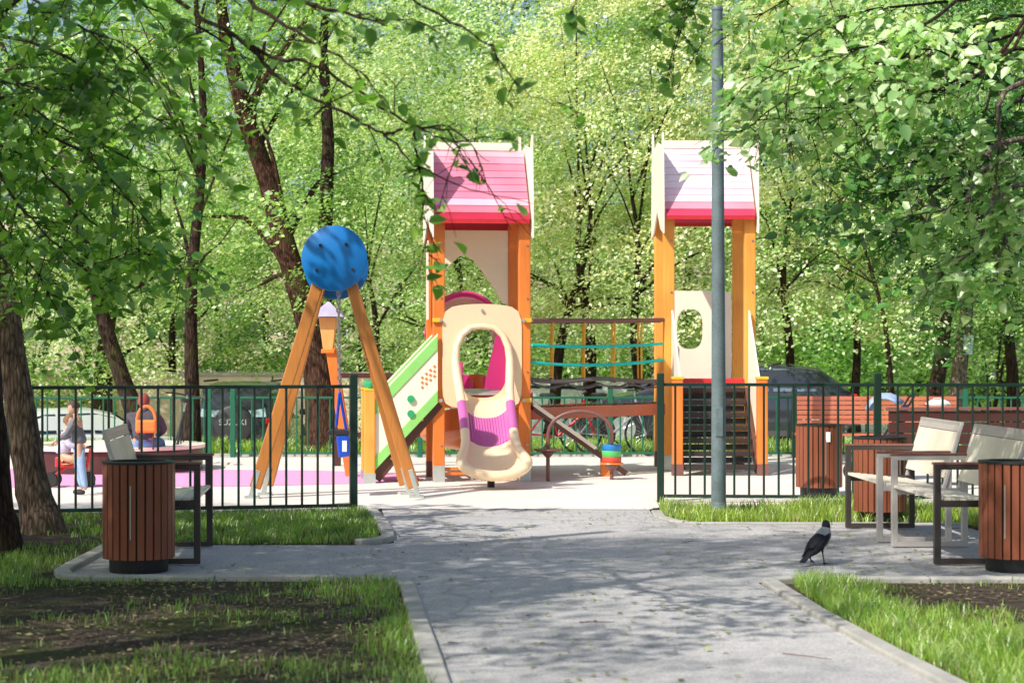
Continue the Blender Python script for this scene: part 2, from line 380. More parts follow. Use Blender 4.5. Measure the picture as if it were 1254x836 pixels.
def leaf_arrays(P, size, rg, up=.6, kind='leaf', droop=.35, N=None):
    n = len(P); nr = rg.normal(size=(n, 3)); nr[:, 2] = np.abs(nr[:, 2]) * .6 + up
    if N is not None: nr = N.copy()
    nr /= np.linalg.norm(nr, axis=1)[:, None]
    t = rg.normal(size=(n, 3)); t[:, 2] -= droop; t -= nr * (t * nr).sum(1)[:, None]; t /= np.linalg.norm(t, axis=1)[:, None]
    b = np.cross(nr, t)
    if kind == 'leaf': T = [(0, 0, 0), (.18, .31, .08), (.58, .34, .08), (1.08, 0, -.14), (.58, -.34, .08), (.18, -.31, .08)]; Fk = [(0, 1, 2, 3), (0, 3, 4, 5)]
    else: T = [(0, 0, 0), (.5, .33, .04), (1, 0, 0), (.5, -.33, .04)]; Fk = [(0, 1, 2, 3)]
    V = np.stack([P + (t * u + b * v + nr * q) * size[:, None] for u, v, q in T], 1)
    k = len(T); base = (np.arange(n) * k)[:, None]; F = np.concatenate([base + list(f) for f in Fk])
    return V.reshape(-1, 3), F
def scatter_litter(name, n, x0, x1, y0, y1, size, mat, label, seed, clump=.35):
    rg = np.random.default_rng(seed); x = rg.uniform(x0, x1, n); y = rg.uniform(y0, y1, n)
    k = rg.random(n) < np.clip(clump + 1.1 * vnoise(x, y, 1.6, seed), .04, 1); x, y = x[k], y[k]
    P = np.c_[x, y, np.full(len(x), .017)]; V, F = leaf_arrays(P, size * rg.uniform(.4, 1.3, len(x)), rg, up=6, kind='quad', droop=0)
    V[:, 2] = np.maximum(V[:, 2], .012)
    o = bpy.data.objects.new(name, np_mesh(name, V, F, mat)); COL.objects.link(o); tag(o, label, 'litter', kind='stuff')
LIT = m_leaf('fallen bracts', (.16, .12, .05, 1), (.34, .36, .10, 1), (.50, .55, .22, 1), trans=.15)
LITB = m_leaf('dry leaf litter', (.05, .03, .02, 1), (.17, .11, .07, 1), (.40, .30, .18, 1), trans=.05)
scatter_litter('fallen_leaves', 6500, -3, 4.4, 8, 19, .042, LIT, 'small green leaves and bracts fallen on the asphalt path', 21)
scatter_litter('leaf_litter', 16000, -5, -.7, 7.8, 12.9, .03, LITB, 'dry brown leaf litter on bare soil at left', 22, .6)
scatter_litter('leaf_litter', 5000, 2.1, 4.8, 8.5, 12.8, .035, LITB, 'dry brown leaf litter on bare soil at right', 23, .6)
b = MB(); rr = random.Random(5)
for i in range(16):
    x, y = rr.uniform(-2.8, 4), rr.uniform(8.5, 18); a = rr.uniform(-.7, .7); L = rr.uniform(.05, .32) * (1 if i % 3 else .5)
    p = Vector((x, y, .016)); q = p + Vector((math.cos(a) * L, math.sin(a) * L, 0)); m = (p + q) / 2 + Vector((rr.uniform(-.02, .02), rr.uniform(-.02, .02), .004))
    b.tube([p, m, q], [.003, .0025, .0015], 5)
tag(b.build('twigs_litter', M['brown'], smooth=True), 'dark broken twigs lying on the path', 'twigs', kind='stuff')

# ------------------------------------------------------------------ front fences
def fence(name, A, B, posts, mat, label, group, h=1.25, bar_r=.0125, gap=.155, rail=.034, ph=1.37, pw=.075, matp=None, lower=.075):
    A = Vector(A); B = Vector(B); L = (B - A).length; d = (B - A) / L; ang = math.atan2(d.y, d.x)
    r = empty(name, A, ang); tag(r, label, 'fence', group)
    z = lambda s: 0
    for zz in (h, lower):
        MB().box((L / 2, 0, zz), (L, rail, rail)).build('rail', mat, r, bevel=.004)
    bm = MB(); bm.tube([(0, 0, lower + rail / 2 - .002), (0, 0, h - rail / 2 + .002)], bar_r, 8); b0 = bm.build('bar', mat, r, smooth=True)
    n = int(L / gap); first = True
    for i in range(1, n + 1):
        s = i * gap
        if any(abs(s - p) < .06 for p in posts): continue
        o = b0 if first else b0.copy()
        if not first: COL.objects.link(o); o.parent = r
        o.location = (s, 0, 0); first = False
    p0 = None
    for s in posts:
        if p0 is None: p0 = MB().box((0, 0, ph / 2), (pw, pw, ph)).build('post', matp or mat, r, bevel=.006); o = p0
        else: o = p0.copy(); COL.objects.link(o); o.parent = r
        o.location = (s, 0, 0)
    return r
AL = Vector((-6.6, 17.45, 0)); BL = Vector((-1.57, 18.6, 0)); LL = (BL - AL).length
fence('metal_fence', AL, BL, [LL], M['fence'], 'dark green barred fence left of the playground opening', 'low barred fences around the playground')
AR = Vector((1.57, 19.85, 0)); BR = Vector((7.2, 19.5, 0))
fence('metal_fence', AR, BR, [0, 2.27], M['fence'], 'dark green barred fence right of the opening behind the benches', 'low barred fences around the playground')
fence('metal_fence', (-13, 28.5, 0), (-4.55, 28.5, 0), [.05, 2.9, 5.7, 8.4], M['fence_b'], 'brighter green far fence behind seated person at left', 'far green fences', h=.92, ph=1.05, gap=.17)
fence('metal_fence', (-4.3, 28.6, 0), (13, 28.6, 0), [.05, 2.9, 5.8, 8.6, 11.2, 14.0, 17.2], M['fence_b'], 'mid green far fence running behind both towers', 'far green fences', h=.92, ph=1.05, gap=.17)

# ------------------------------------------------------------------ lamp pole
lp = G(880, 628); t_ = empty('lamp_post', lp); tag(t_, 'tall grey painted lamp pole in front of the right tower', 'lamp post')
MB().tube([(0, 0, 0), (0, 0, 1.2), (-.01, 0, 4.4), (-.012, 0, 4.97)], [.074, .070, .057, .053], 20).build('pole', M['pole'], t_, smooth=True)
MB().lathe([(.078, 0), (.078, .10), (.07, .12)], 20).build('base_collar', M['pole'], t_, smooth=True)
MB().tube([(0, -.075, .98), (0, -.079, .98)], .0, 4)
MB().box((0, -.068, .9), (.07, .02, .28)).build('hatch', M['pole'], t_, bevel=.004)
MB().lathe([(.056, 4.96), (.06, 4.97), (.05, 5.0), (0, 5.02)], 20, (-.012, 0, 0)).build('cap', M['pole'], t_, smooth=True)

# ------------------------------------------------------------------ litter bins
def make_bin():
    r = empty('litter_bin', (0, 0, 0)); n = 26; H = .79; a, b_ = .245, .23
    mb = MB()
    for i in range(n):
        th = 2 * math.pi * (i + .5) / n; p = Vector((a * math.cos(th), b_ * math.sin(th), (H + .10) / 2)); tn = Vector((-a * math.sin(th), b_ * math.cos(th), 0)).normalized(); nr = Vector((tn.y, -tn.x, 0))
        Mx = Matrix((tn, nr, Vector((0, 0, 1)))).transposed(); mb.box(p, (.0495, .022, H - .10 - random.uniform(0, .004)), Mx)
    mb.build('slats', M['slat'], r, bevel=.004)
    MB().lathe([(.222, .105), (.222, H - .02), (.205, H - .02), (.205, .16), (0, .16)], 32, sy=.94).build('liner', M['liner'], r, smooth=True)
    MB().lathe([(.205, 0), (.21, .012), (.21, .103)], 32, sy=.94).build('base', M['liner'], r, smooth=True)
    MB().lathe([(.262, H - .012), (.262, H + .004), (.20, H + .006), (.20, H - .012), (.262, H - .0121)], 40, sy=.95).build('rim', M['liner'], r, smooth=True)
    MB().box((-.012, -.2425, .44), (.006, .004, .38)).build('door_gap', M['steel'], r)
    return r
bins = make_bin()
bl = [(170, 705.5, 13.5, 0, 'litter bin with brown slats in shade in front of the left bench', None),
      (1243, 704, 13.55, -.5, 'nearest right litter bin cut by the edge of the photo beside the bench', None),
      (1078, 640.5, 17.6, .7, 'sunlit red slatted litter bin at the far end of the right benches', None),
      (1003, 609, 20.75, .2, 'slatted litter bin behind the fence bars with white sticker', 's')]
for i, (px, py, Y, rz, lab, st) in enumerate(bl):
    o = bins if i == 0 else copy_tree(bins); o.location = ((px - CX) / FPX * Y, Y, .004 if i < 3 else .008); o.rotation_euler = (0, 0, rz)
    tag(o, lab, 'litter bin', 'slatted litter bins')
    if st:
        sti = MB().box((.06, -.238, .66), (.05, .003, .11)).build('sticker', M['white'], o); sti.rotation_euler = (0, 0, -.2)

# ------------------------------------------------------------------ benches near camera (back on +x side, faces -x)
def make_bench(L=1.32, metal=None):
    r = empty('park_bench', (0, 0, 0)); m = M['bench_metal']; W = .62; s = .048
    for k, y in enumerate((s / 2, L - s / 2)):
        f = MB()
        f.box((s / 2, y, .37), (s, s, .72)); f.box((W - s / 2, y, .37), (s, s, .72))
        f.box((W / 2, y, .03), (W - 2 * s + .002, s - .004, .04)); f.box((W / 2, y, .725), (W, s + .004, .036)); f.box((W / 2, y, .455), (W - 2 * s + .002, s - .006, .05))
        fr = f.build('side_frame', m, r, bevel=.004)
        MB().box((W / 2 - .01, y, .752), (W + .0, .062, .018)).build('armrest', M['brown_pipe'], r, bevel=.004)
    for i in range(9):
        x = .03 + i * .06
        MB().box((x + .012, L / 2, .494 - i * .006), (.052, L - .02, .024)).build('seat_slat', M['bench_slat'], r, bevel=.004)
    MB().beam((.50, .12, .43), (.50, L - .12, .43), .03, .04).build('crossbar', m, r)
    # backrest: pale board panel in thin frame, leaning back
    a = Vector((.545, 0, .53)); b2 = Vector((.70, 0, .985)); d = (b2 - a).normalized()
    MB().beam(a + Vector((0, L / 2, 0)) + d * .01, b2 + Vector((0, L / 2, 0)) - d * .075, .016, L - .03).build('backrest', M['bench_sheet'], r, bevel=.003)
    MB().beam(b2 + Vector((0, L / 2, 0)) - d * .070, b2 + Vector((0, L / 2, 0)) - d * .012, .020, L - .03).build('back_band', M['bench_light'], r, bevel=.003)
    for y in (.0, L):
        MB().beam(a + Vector((.0, y, -.10)), b2 + Vector((0, y, 0)), .028, .036).build('back_upright', M['bench_light'], r, bevel=.004)
    MB().beam(b2 + Vector((0, -.015, 0)), b2 + Vector((0, L + .015, 0)), .032, .028, (0, 0, 1)).build('top_rail', M['bench_light'], r, bevel=.004)
    return r
be = make_bench(); be.location = (3.02, 15.52, .006); be.rotation_euler = (0, 0, R(1.5)); tag(be, 'farther of the two right benches beside the sunlit bin', 'bench', 'pale slatted benches with metal arms')
b2 = copy_tree(be); b2.location = (3.12, 13.86, .006); b2.rotation_euler = (0, 0, R(2.6)); tag(b2, 'nearer right bench partly hidden by the bin at the edge', 'bench')
b3 = copy_tree(be); b3.location = (-2.42, 15.2, .006); b3.rotation_euler = (0, 0, R(180 + 5)); tag(b3, 'shaded bench behind the left litter bin', 'bench')

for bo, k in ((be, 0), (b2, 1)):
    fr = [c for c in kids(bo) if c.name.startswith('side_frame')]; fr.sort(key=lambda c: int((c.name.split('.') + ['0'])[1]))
    fr[k].material_slots[0].link = 'OBJECT'; fr[k].material_slots[0].material = M['bench_light']  # these two frames get lighter metal, sunlight put into their colour
# ------------------------------------------------------------------ play towers
def arc(cx, cz, rx, rz, a0, a1, n):
    return [(cx + rx * math.cos(R(a0 + (a1 - a0) * i / (n - 1))), cz + rz * math.sin(R(a0 + (a1 - a0) * i / (n - 1)))) for i in range(n)]
def m_board(name, c): return m_wood(name, c, axis=0, var=.10, coat=.1)
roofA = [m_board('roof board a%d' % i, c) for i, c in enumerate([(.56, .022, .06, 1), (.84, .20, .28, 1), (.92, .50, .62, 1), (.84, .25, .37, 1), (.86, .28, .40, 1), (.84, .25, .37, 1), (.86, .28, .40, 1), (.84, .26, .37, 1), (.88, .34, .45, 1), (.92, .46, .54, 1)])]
roofB = [m_board('roof board b%d' % i, c) for i, c in enumerate([(.62, .05, .12, 1), (.85, .32, .42, 1), (.92, .68, .76, 1), (.90, .62, .74, 1)] + [(.93, .76, .84, 1)] * 6)]  # same pink boards paled: full sun on this roof is put into the colour
def tower(name, loc, rz, s, label, roofmats, postm):
    r = empty(name, loc, rz); tag(r, label, 'play tower', 'wooden play towers'); r.scale = (s, s, s * (1.03 if s > 1 else 1))
    for x in (-.53, .53):
        for z in (.45, 1.35, 2.25, 2.9): MB().tube([(x + .03, -.058, z), (x + .03, -.068, z)], .014, 8).build('bolt_cap', M['chain'], r, smooth=True)
    w, dpt = .53, .50          # half width / half depth to post centres; origin = centre of front posts at y=0
    P = [(-w, 0), (w, 0), (-w, 2 * dpt), (w, 2 * dpt)]
    for x, y in P:
        MB().box((x, y, 1.62), (.145, .12, 3.24)).build('post', postm, r, bevel=.012)
        MB().box((x, y - .005, .10), (.145, .125, .20)).build('post_shoe', M['steel'] if y == 0 else M['brown_pipe'], r, bevel=.004)
    MB().box((0, dpt, 1.0), (2 * w + .05, 2 * dpt - .13, .05)).build('platform', M['brown'], r)
    for x in (-w, w):
        MB().box((x, dpt, .93), (.05, 2 * dpt - .12, .10)).build('platform_beam', postm, r)
    MB().box((0, .0, .95), (2 * w - .135, .05, .08)).build('platform_beam', postm, r)
    MB().box((0, 0, 3.22), (2 * w + .0, .04, .13)).build('eave_beam', M['post'], r) if False else None
    # roof planes made of horizontal boards
    nb = 10; y0, z0 = -.17, 3.20; y1, z1 = dpt - .02, 4.12
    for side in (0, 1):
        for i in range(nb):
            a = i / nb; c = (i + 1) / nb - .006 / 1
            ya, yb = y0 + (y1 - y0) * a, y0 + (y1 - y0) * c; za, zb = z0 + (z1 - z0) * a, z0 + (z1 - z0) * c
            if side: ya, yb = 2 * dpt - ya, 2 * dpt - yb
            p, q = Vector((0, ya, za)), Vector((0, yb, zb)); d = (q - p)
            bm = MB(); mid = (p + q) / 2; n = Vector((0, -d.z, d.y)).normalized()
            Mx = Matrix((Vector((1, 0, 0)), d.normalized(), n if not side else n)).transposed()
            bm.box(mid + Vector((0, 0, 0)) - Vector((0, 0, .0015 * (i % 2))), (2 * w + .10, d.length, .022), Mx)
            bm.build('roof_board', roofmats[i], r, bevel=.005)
    MB().box((-.04, dpt, 4.165), (2 * w - .02, .10, .10)).build('ridge_board', M['cream_pale'], r, bevel=.006)
    # eave fascia (dark underside line)
    MB().box((0, -.165, 3.185), (2 * w + .08, .02, .05)).build('eave_trim', M['red'], r)
    MB().box((0, 2 * dpt + .165, 3.185), (2 * w + .08, .02, .05)).build('eave_trim', M['red'], r)
    # gable end panels with peaked corners
    pts = [(-.20, 2.98), (-.20, 3.35), (-.15, 4.05), (-.15, 4.25), (-.07, 4.25), (.0, 4.10), (dpt, 4.19), (2 * dpt - .02, 4.12), (2 * dpt + .04, 4.36), (2 * dpt + .12, 4.36), (2 * dpt + .14, 4.05), (2 * dpt + .20, 3.35), (2 * dpt + .20, 2.98), (2 * dpt - .1, 3.05), (dpt, 3.30), (.1, 3.05)]
    for x in (-w - .095, w + .073):
        MB().prism(pts, lambda u, v, q, x=x: (x + q, u, v), .022).build('gable_panel', M['cream_pale'], r, bevel=.004)
    return r, w, dpt

tl, w_, dp_ = tower('play_tower', (-.375, 23.1, .01), R(7.2), 1.0, 'left play tower with pink roof and cream slide', roofA, M['post'])
tr, _, _ = tower('play_tower', (2.655, 25.3, .01), R(2), 1.035, 'right play tower with pink roof coloured as in full sun and dark steps', roofB, M['post_pale'])
# --- left tower: rear cream arch panel
def archpanel(r, x0, x1, y, zt, zb, cx, cz, hw, th, mat, name):
    op = []
    fz = lambda u: cz - (cz - zb) * (math.sqrt(u * u + .16) - .4) / (math.sqrt(1.16) - .4)
    u0 = (x0 + .01 - cx) / hw
    for k in range(25):
        u = u0 + (1 - u0) * k / 24; op.append((cx + hw * u, fz(u)))
    pts = [(x0, fz(u0) - .02), (x0, zt), (x1, zt), (x1, zb - .02)] + op[::-1]
    return MB().prism(pts, lambda u, v, q: (u, y + q, v), th).build(name, mat, r, bevel=.004)
archpanel(tl, -.455, .455, .97, 3.15, 2.22, -.12, 2.83, .50, .06, M['cream_arch'], 'arch_panel')
archpanel(tl, 0, 0, 0, 0, 0, 0, 0, 0, 0, M['cream'], 'x') if False else None
# left side cream strip on the rear-left posts
MB().box((-.60, .80, 2.5), (.02, .18, 1.0)).build('side_panel', M['cream_pale'], tl, bevel=.004)
# --- slide front panel with tunnel opening
def rr_outline(n=48):
    out, inn = [], []
    for i in range(n):
        a = 2 * math.pi * i / n + math.pi / 4; c, s_ = math.cos(a), math.sin(a)
        # outer: rounded square w/ gently curved top ; inner: arch (superellipse)
        k = (abs(c) ** 8 + abs(s_) ** 8) ** (-1 / 8); ox, oz = .49 * c * k, .62 * s_ * k
        if oz > .45: oz += .05 * (1 - (ox / .49) ** 2) - .02
        out.append((ox, 1.53 + oz))
        k2 = (abs(c) ** 2.6 + abs(s_) ** 2.6) ** (-1 / 2.6); ix, iz = .315 * c * k2, .42 * s_ * k2
        inn.append((ix + .005, 1.45 + iz))
    return out, inn
o_, i_ = rr_outline()
sl_front = MB().ring_plate(o_, i_, lambda u, v, q: (u, -.075 + q, v), .05).build('slide_panel', M['cream_slide'], tl, smooth=True)
# raised rim round opening that becomes side rails of the slide
def railpath(sx):
    return [(sx * -.01, -.085, 1.905), (sx * .14, -.088, 1.89), (sx * .25, -.095, 1.80), (sx * .315, -.11, 1.66), (sx * .335, -.14, 1.50), (sx * .325, -.22, 1.32), (sx * .305, -.33, 1.13), (sx * .295, -.50, .97)]
for sx in (-1, 1):
    MB().tube(railpath(sx), [.035, .036, .040, .045, .050, .055, .055, .055], 14).build('rim_tube', M['cream_slide'], tl, smooth=True)
def sec(bm_pts, name, mat, rad):  # side rail segments
    for sx in (-1, 1):
        MB().tube([(sx * x, y, z) for x, y, z in bm_pts], rad, 14).build(name, mat, tl, smooth=True)
sec([(.295, -.495, .975), (.29, -.66, .83), (.29, -.83, .66)], 'side_rail', M['violet'], .058)
sec([(.29, -.825, .665), (.295, -.96, .54), (.315, -1.06, .45), (.345, -1.14, .40)], 'side_rail', M['cream_slide'], [.055, .055, .055, .06])
# bed loft
def bed(rows, name, mat, th=.03, ribs=0):
    bm = MB(); n = 15; V = []
    for (y, z, hw, dep) in rows:
        for k in range(n):
            u = -1 + 2 * k / (n - 1); zz = z - dep * (1 - abs(u) ** 2.6) + (.008 * math.cos(k * math.pi) if ribs else 0)
            V.append((u * hw, y, zz))
    m = len(rows); V2 = [(x, y, z - th) for x, y, z in V]
    F = [(i * n + k, i * n + k + 1, (i + 1) * n + k + 1, (i + 1) * n + k) for i in range(m - 1) for k in range(n - 1)]
    o2 = len(V); F2 = [tuple(j + o2 for j in f[::-1]) for f in F]
    S = [(i * n, (i + 1) * n, o2 + (i + 1) * n, o2 + i * n) for i in range(m - 1)] + [(i * n + n - 1, o2 + i * n + n - 1, o2 + (i + 1) * n + n - 1, (i + 1) * n + n - 1) for i in range(m - 1)]
    S += [(k, o2 + k, o2 + k + 1, k + 1) for k in range(n - 1)] + [((m - 1) * n + k, (m - 1) * n + k + 1, o2 + (m - 1) * n + k + 1, o2 + (m - 1) * n + k) for k in range(n - 1)]
    bm.add(V + V2, F + F2 + S); return bm.build(name, mat, tl, smooth=True)
bed([(.10, 1.09, .30, .06), (-.05, 1.07, .30, .07), (-.25, 1.04, .295, .12), (-.42, .98, .29, .14), (-.50, .93, .29, .14)], 'slide_bed', M['cream_slide'])
bed([(-.495, .935, .285, .14), (-.62, .83, .285, .14), (-.75, .71, .285, .14), (-.86, .60, .285, .14)], 'slide_band', M['violet'])
bed([(-.855, .605, .29, .135), (-.97, .50, .30, .14), (-1.07, .43, .33, .17), (-1.18, .39, .365, .19), (-1.32, .34, .385, .18), (-1.45, .29, .375, .13)], 'slide_bed', M['cream_slide'])
# flared lip
lipc = []
for i in range(25):
    a = R(180 + 180 * i / 24) if False else math.pi * i / 24
    lipc.append((.385 * math.cos(a), -1.36 - .19 * max(0, math.sin(a)) ** .8, .325 - .16 * math.sin(a)))
lipc = [(.345, -1.13, .40), (.37, -1.25, .36)] + lipc + [(-.37, -1.25, .36), (-.345, -1.13, .40)]
MB().tube(lipc, .062, 14).build('slide_lip', M['cream_slide'], tl, smooth=True)
lb = MB()
for i in range(11):
    u = -.8 + 1.6 * i / 10; lb.box((u * .34, -1.545 + .10 * u * u, .155 + .03 * u * u), (.022, .07, .10))
lb.build('lip_ribs', M['cream_slide'], tl, smooth=True, bevel=.006)
bed([(-1.33, .30, .37, .11), (-1.44, .26, .33, .08), (-1.53, .21, .24, .05)], 'slide_bed', M['cream_slide'])
MB().tube([(0, -1.02, 0), (0, -1.02, .25)], .045, 12).build('slide_foot', M['black'], tl, smooth=True)
for x in (-.50, .50):
    for z in (1.0, 1.98):
        MB().tube([(x * (1.02), -.08, z), (x * 1.02, -.115, z)], .022, 10).build('bolt_cap', M['steel'], tl, smooth=True)
        MB().box((x * 1.12, -.08, z), (.10, .035, .05)).build('bracket', M['yellow'], tl, bevel=.006)
MB().tube([(0, -.08, 2.10), (0, -.10, 2.10)], .02, 10).build('bolt_cap', M['steel'], tl, smooth=True)
MB().box((0, .16, 1.10), (.50, .42, .012), Euler((R(8), 0, 0)).to_matrix()).build('entry_plate', M['steel'], tl)
for i in range(13):
    u = -.20 + .4 * i / 12; dz = -.14 * (1 - abs(u / .285) ** 2.6) + .004
    MB().tube([(u, -.50, .935 + dz), (u, -.62, .835 + dz), (u, -.75, .715 + dz), (u, -.85, .615 + dz)], .006, 5).build('band_rib', M['violet'], tl, smooth=True)
# --- spiral slide behind
def spiral(name, a0, a1, z0, z1, Ro, Ri, c, mat, wall=.30, n=28):
    bm = MB(); V = []
    for i in range(n):
        t = i / (n - 1); a = R(a0 + (a1 - a0) * t); z = z0 + (z1 - z0) * t; c_, s_ = math.cos(a), math.sin(a)
        prof = [(Ri, z + .16), (Ri + .03, z + .03), (Ri + .12, z), (Ro - .12, z - .01), (Ro - .03, z + .06), (Ro, z + wall), (Ro + .03, z + wall), (Ro + .02, z + .03), (Ro - .1, z - .06), (Ri + .1, z - .05), (Ri - .03, z), (Ri - .03, z + .16)]
        V += [(c[0] + r_ * c_, c[1] + r_ * s_, zz) for r_, zz in prof]
    k = 12; F = [(i * k + j, i * k + (j + 1) % k, (i + 1) * k + (j + 1) % k, (i + 1) * k + j) for i in range(n - 1) for j in range(k)]
    F += [tuple(range(k)), tuple(range((n - 1) * k, n * k))]
    bm.add(V, F); return bm.build(name, mat, tl, smooth=True)
SC = (.12, 1.72)
spiral('spiral_slide', 250, 20, 1.05, .78, .72, .16, SC, M['magenta'], .42)
spiral('spiral_slide', 22, -110, .78, .58, .72, .16, SC, M['magenta'], .34)
spiral('spiral_slide', -109, -250, .58, .34, .72, .16, SC, M['coil'], .30)
spiral('spiral_slide', -249, -330, .34, .22, .72, .16, SC, M['coil'], .26)
MB().tube([(SC[0], SC[1], 0), (SC[0], SC[1], 1.3)], .09, 16).build('slide_column', M['coil'], tl, smooth=True)
# magenta hood at the rear entry, half shell
V = []; F = []; n = 20
for j, y in enumerate((1.06, 1.25, 1.5, 1.8, 2.05)):
    rr_ = .47 - .02 * j; zc = 1.80 - .05 * j
    for i in range(n):
        a = math.pi * i / (n - 1); V.append((-.10 + .02 * j + rr_ * math.cos(a) * 1.05, y, zc + .55 * math.sin(a)))
for j in range(4): F += [(j * n + i, j * n + i + 1, (j + 1) * n + i + 1, (j + 1) * n + i) for i in range(n - 1)]
hood = MB(); hood.add(V, F); ho = hood.build('slide_hood', M['magenta'], tl, smooth=True, fix=False)
sm = ho.modifiers.new('s', 'SOLIDIFY'); sm.thickness = .03
MB().add([(.14, 1.03, 1.05), (.44, 1.05, 1.05), (.44, 1.05, 1.9), (.36, 1.04, 2.0), (.24, 1.03, 1.55), (.17, 1.03, 1.25),
          (.14, 1.06, 1.05), (.44, 1.08, 1.05), (.44, 1.08, 1.9), (.36, 1.07, 2.0), (.24, 1.06, 1.55), (.17, 1.06, 1.25)],
         [(0, 1, 2, 3, 4, 5), (11, 10, 9, 8, 7, 6)] + [(i, (i + 1) % 6, 6 + (i + 1) % 6, 6 + i) for i in range(6)]).build('slide_cheek', M['magenta'], tl)
for z in (.10, .16):
    MB().box((0, .02, z), (2 * w_ - .14, .03, .035)).build('ground_rung', M['post'], tl)
# --- stair with green bordered panels on the left of the left tower
def stair_left():
    x1, z1, x0, z0 = -w_ - .02, 1.0, -1.30, .06
    for y in (-.06, .62):
        MB().beam((x0 - .02, y, z0), (x1, y, z1 - .02), .17, .045, (0, 1, 0)).build('stringer', M['brown'], tl, bevel=.005)
        for q in (.25, .75):
            p = Vector((x0, y - .026, z0)).lerp(Vector((x1, y - .026, z1)), q); MB().tube([p, p + Vector((0, -.012, 0))], .016, 10).build('bolt_cap', M['yellow'], tl, smooth=True)
    for i in range(5):
        t = (i + .6) / 5.4; MB().box((x0 + (x1 - x0) * t, .28, z0 + (z1 - z0) * t), (.17, .63, .035)).build('stair_tread', M['brown'], tl, bevel=.004)
    for y in (-.12, .68):
        po = [(x0 - .02, .24), (x0 - .02, 1.02), (x1 - .0, 1.82), (x1 - .0, 1.05)]
        MB().prism([(a, b) for a, b in po], lambda u, v, q, y=y: (u, y + q, v), .025).build('stair_panel', M['cream_pale'], tl)
        for (za, zb, t) in ((.98, 1.80, .13), (.30, 1.13, .12)):
            bp = [(x0 - .03, za), (x1, zb), (x1, zb - t * 1.35), (x0 - .03, za - t * 1.35)]
            MB().prism(bp, lambda u, v, q, y=y: (u, y - .012 + q, v), .05).build('green_border', M['green_l'], tl, bevel=.006)
        for (u, v) in ((-.88, 1.02), (-.88, .84)):
            MB().tube([(u, y - .005, v), (u, y - .03, v)], .045, 14).build('green_disc', M['green_ball'], tl, smooth=True)
        for i in range(4):
            for j in range(3):
                MB().box((-.74 + i * .05, y - .003, 1.16 + j * .06 + i * .045), (.028, .006, .028), Euler((0, R(45), 0)).to_matrix()).build('lattice_hole', M['coil'], tl)
        MB().box((x0 - .08, y + .01, .56), (.13, .11, 1.12)).build('newel_post', M['post_pale'], tl, bevel=.012)
        MB().box((x0 - .08, y + .01, 1.13), (.14, .12, .03)).build('newel_cap', M['yellow'], tl, bevel=.008)
        MB().lathe([(0, -.05), (.03, -.042), (.048, 0), (.04, .035), (0, .05)], 14, (x0 - .07, y + .01, 1.19)).build('green_knob', M['green_ball'], tl, smooth=True)
        MB().box((x0 - .08, y + .005, .06), (.14, .12, .12)).build('post_shoe', M['steel'], tl)
stair_left()
# --- right tower parts
def rt():
    out, inn = [], []; n = 40
    for i in range(n):
        a = 2 * math.pi * i / n + math.pi / 4; c, s_ = math.cos(a), math.sin(a)
        k = (abs(c) ** 30 + abs(s_) ** 30) ** (-1 / 30); out.append((-.02 + .455 * c * k, 1.70 + .60 * s_ * k))
        k2 = (abs(c) ** 3 + abs(s_) ** 3) ** (-1 / 3); inn.append((-.13 + .175 * c * k2, 1.80 + .26 * s_ * k2))
    MB().ring_plate(out, inn, lambda u, v, q: (u, .93 + q, v), .03).build('window_panel', M['cream_pale'], tr)
    MB().box((0, -.02, 1.12), (2 * w_ - .16, .06, .09)).build('sill_board', M['red'], tr, bevel=.006)
    # steps coming forward
    ny = 7; y_top, z_top, y_b, z_b = -.06, 1.02, -.95, .10
    for i in range(ny):
        t = i / (ny - 1); MB().box((-.01, y_top + (y_b - y_top) * t, z_top + (z_b - z_top) * t), (.90, .18, .055)).build('step', M['step'], tr, bevel=.005)
    for i in range(ny - 1):
        t = (i + .5) / (ny - 1); MB().box((-.01, y_top + (y_b - y_top) * t + .04, z_top + (z_b - z_top) * t), (.86, .02, .07)).build('riser', M['liner'], tr)
    for x in (-.475, .465):
        MB().beam((x, y_b - .02, z_b - .02), (x, y_top, z_top - .02), .04, .17, (0, 1, 1)).build('stringer', M['brown'], tr, bevel=.005)
        MB().prism([(y_b - .03, .22), (y_b - .03, 1.10), (-.10, 2.02), (-.08, 1.10)], lambda u, v, q, x=x: (x + (-.03 if x < 0 else .03) + q, u, v), .022).build('stair_panel', M['cream_pale'], tr)
        MB().box((x * 1.13, y_b - .04, .59), (.13, .12, 1.16)).build('newel_post', M['post'], tr, bevel=.012)
        MB().box((x * 1.13, y_b - .04, 1.18), (.15, .14, .035)).build('newel_cap', M['yellow'], tr, bevel=.008)
        MB().box((x * 1.13, y_b - .045, .07), (.14, .13, .14)).build('post_shoe', M['brown_pipe'], tr)
rt()
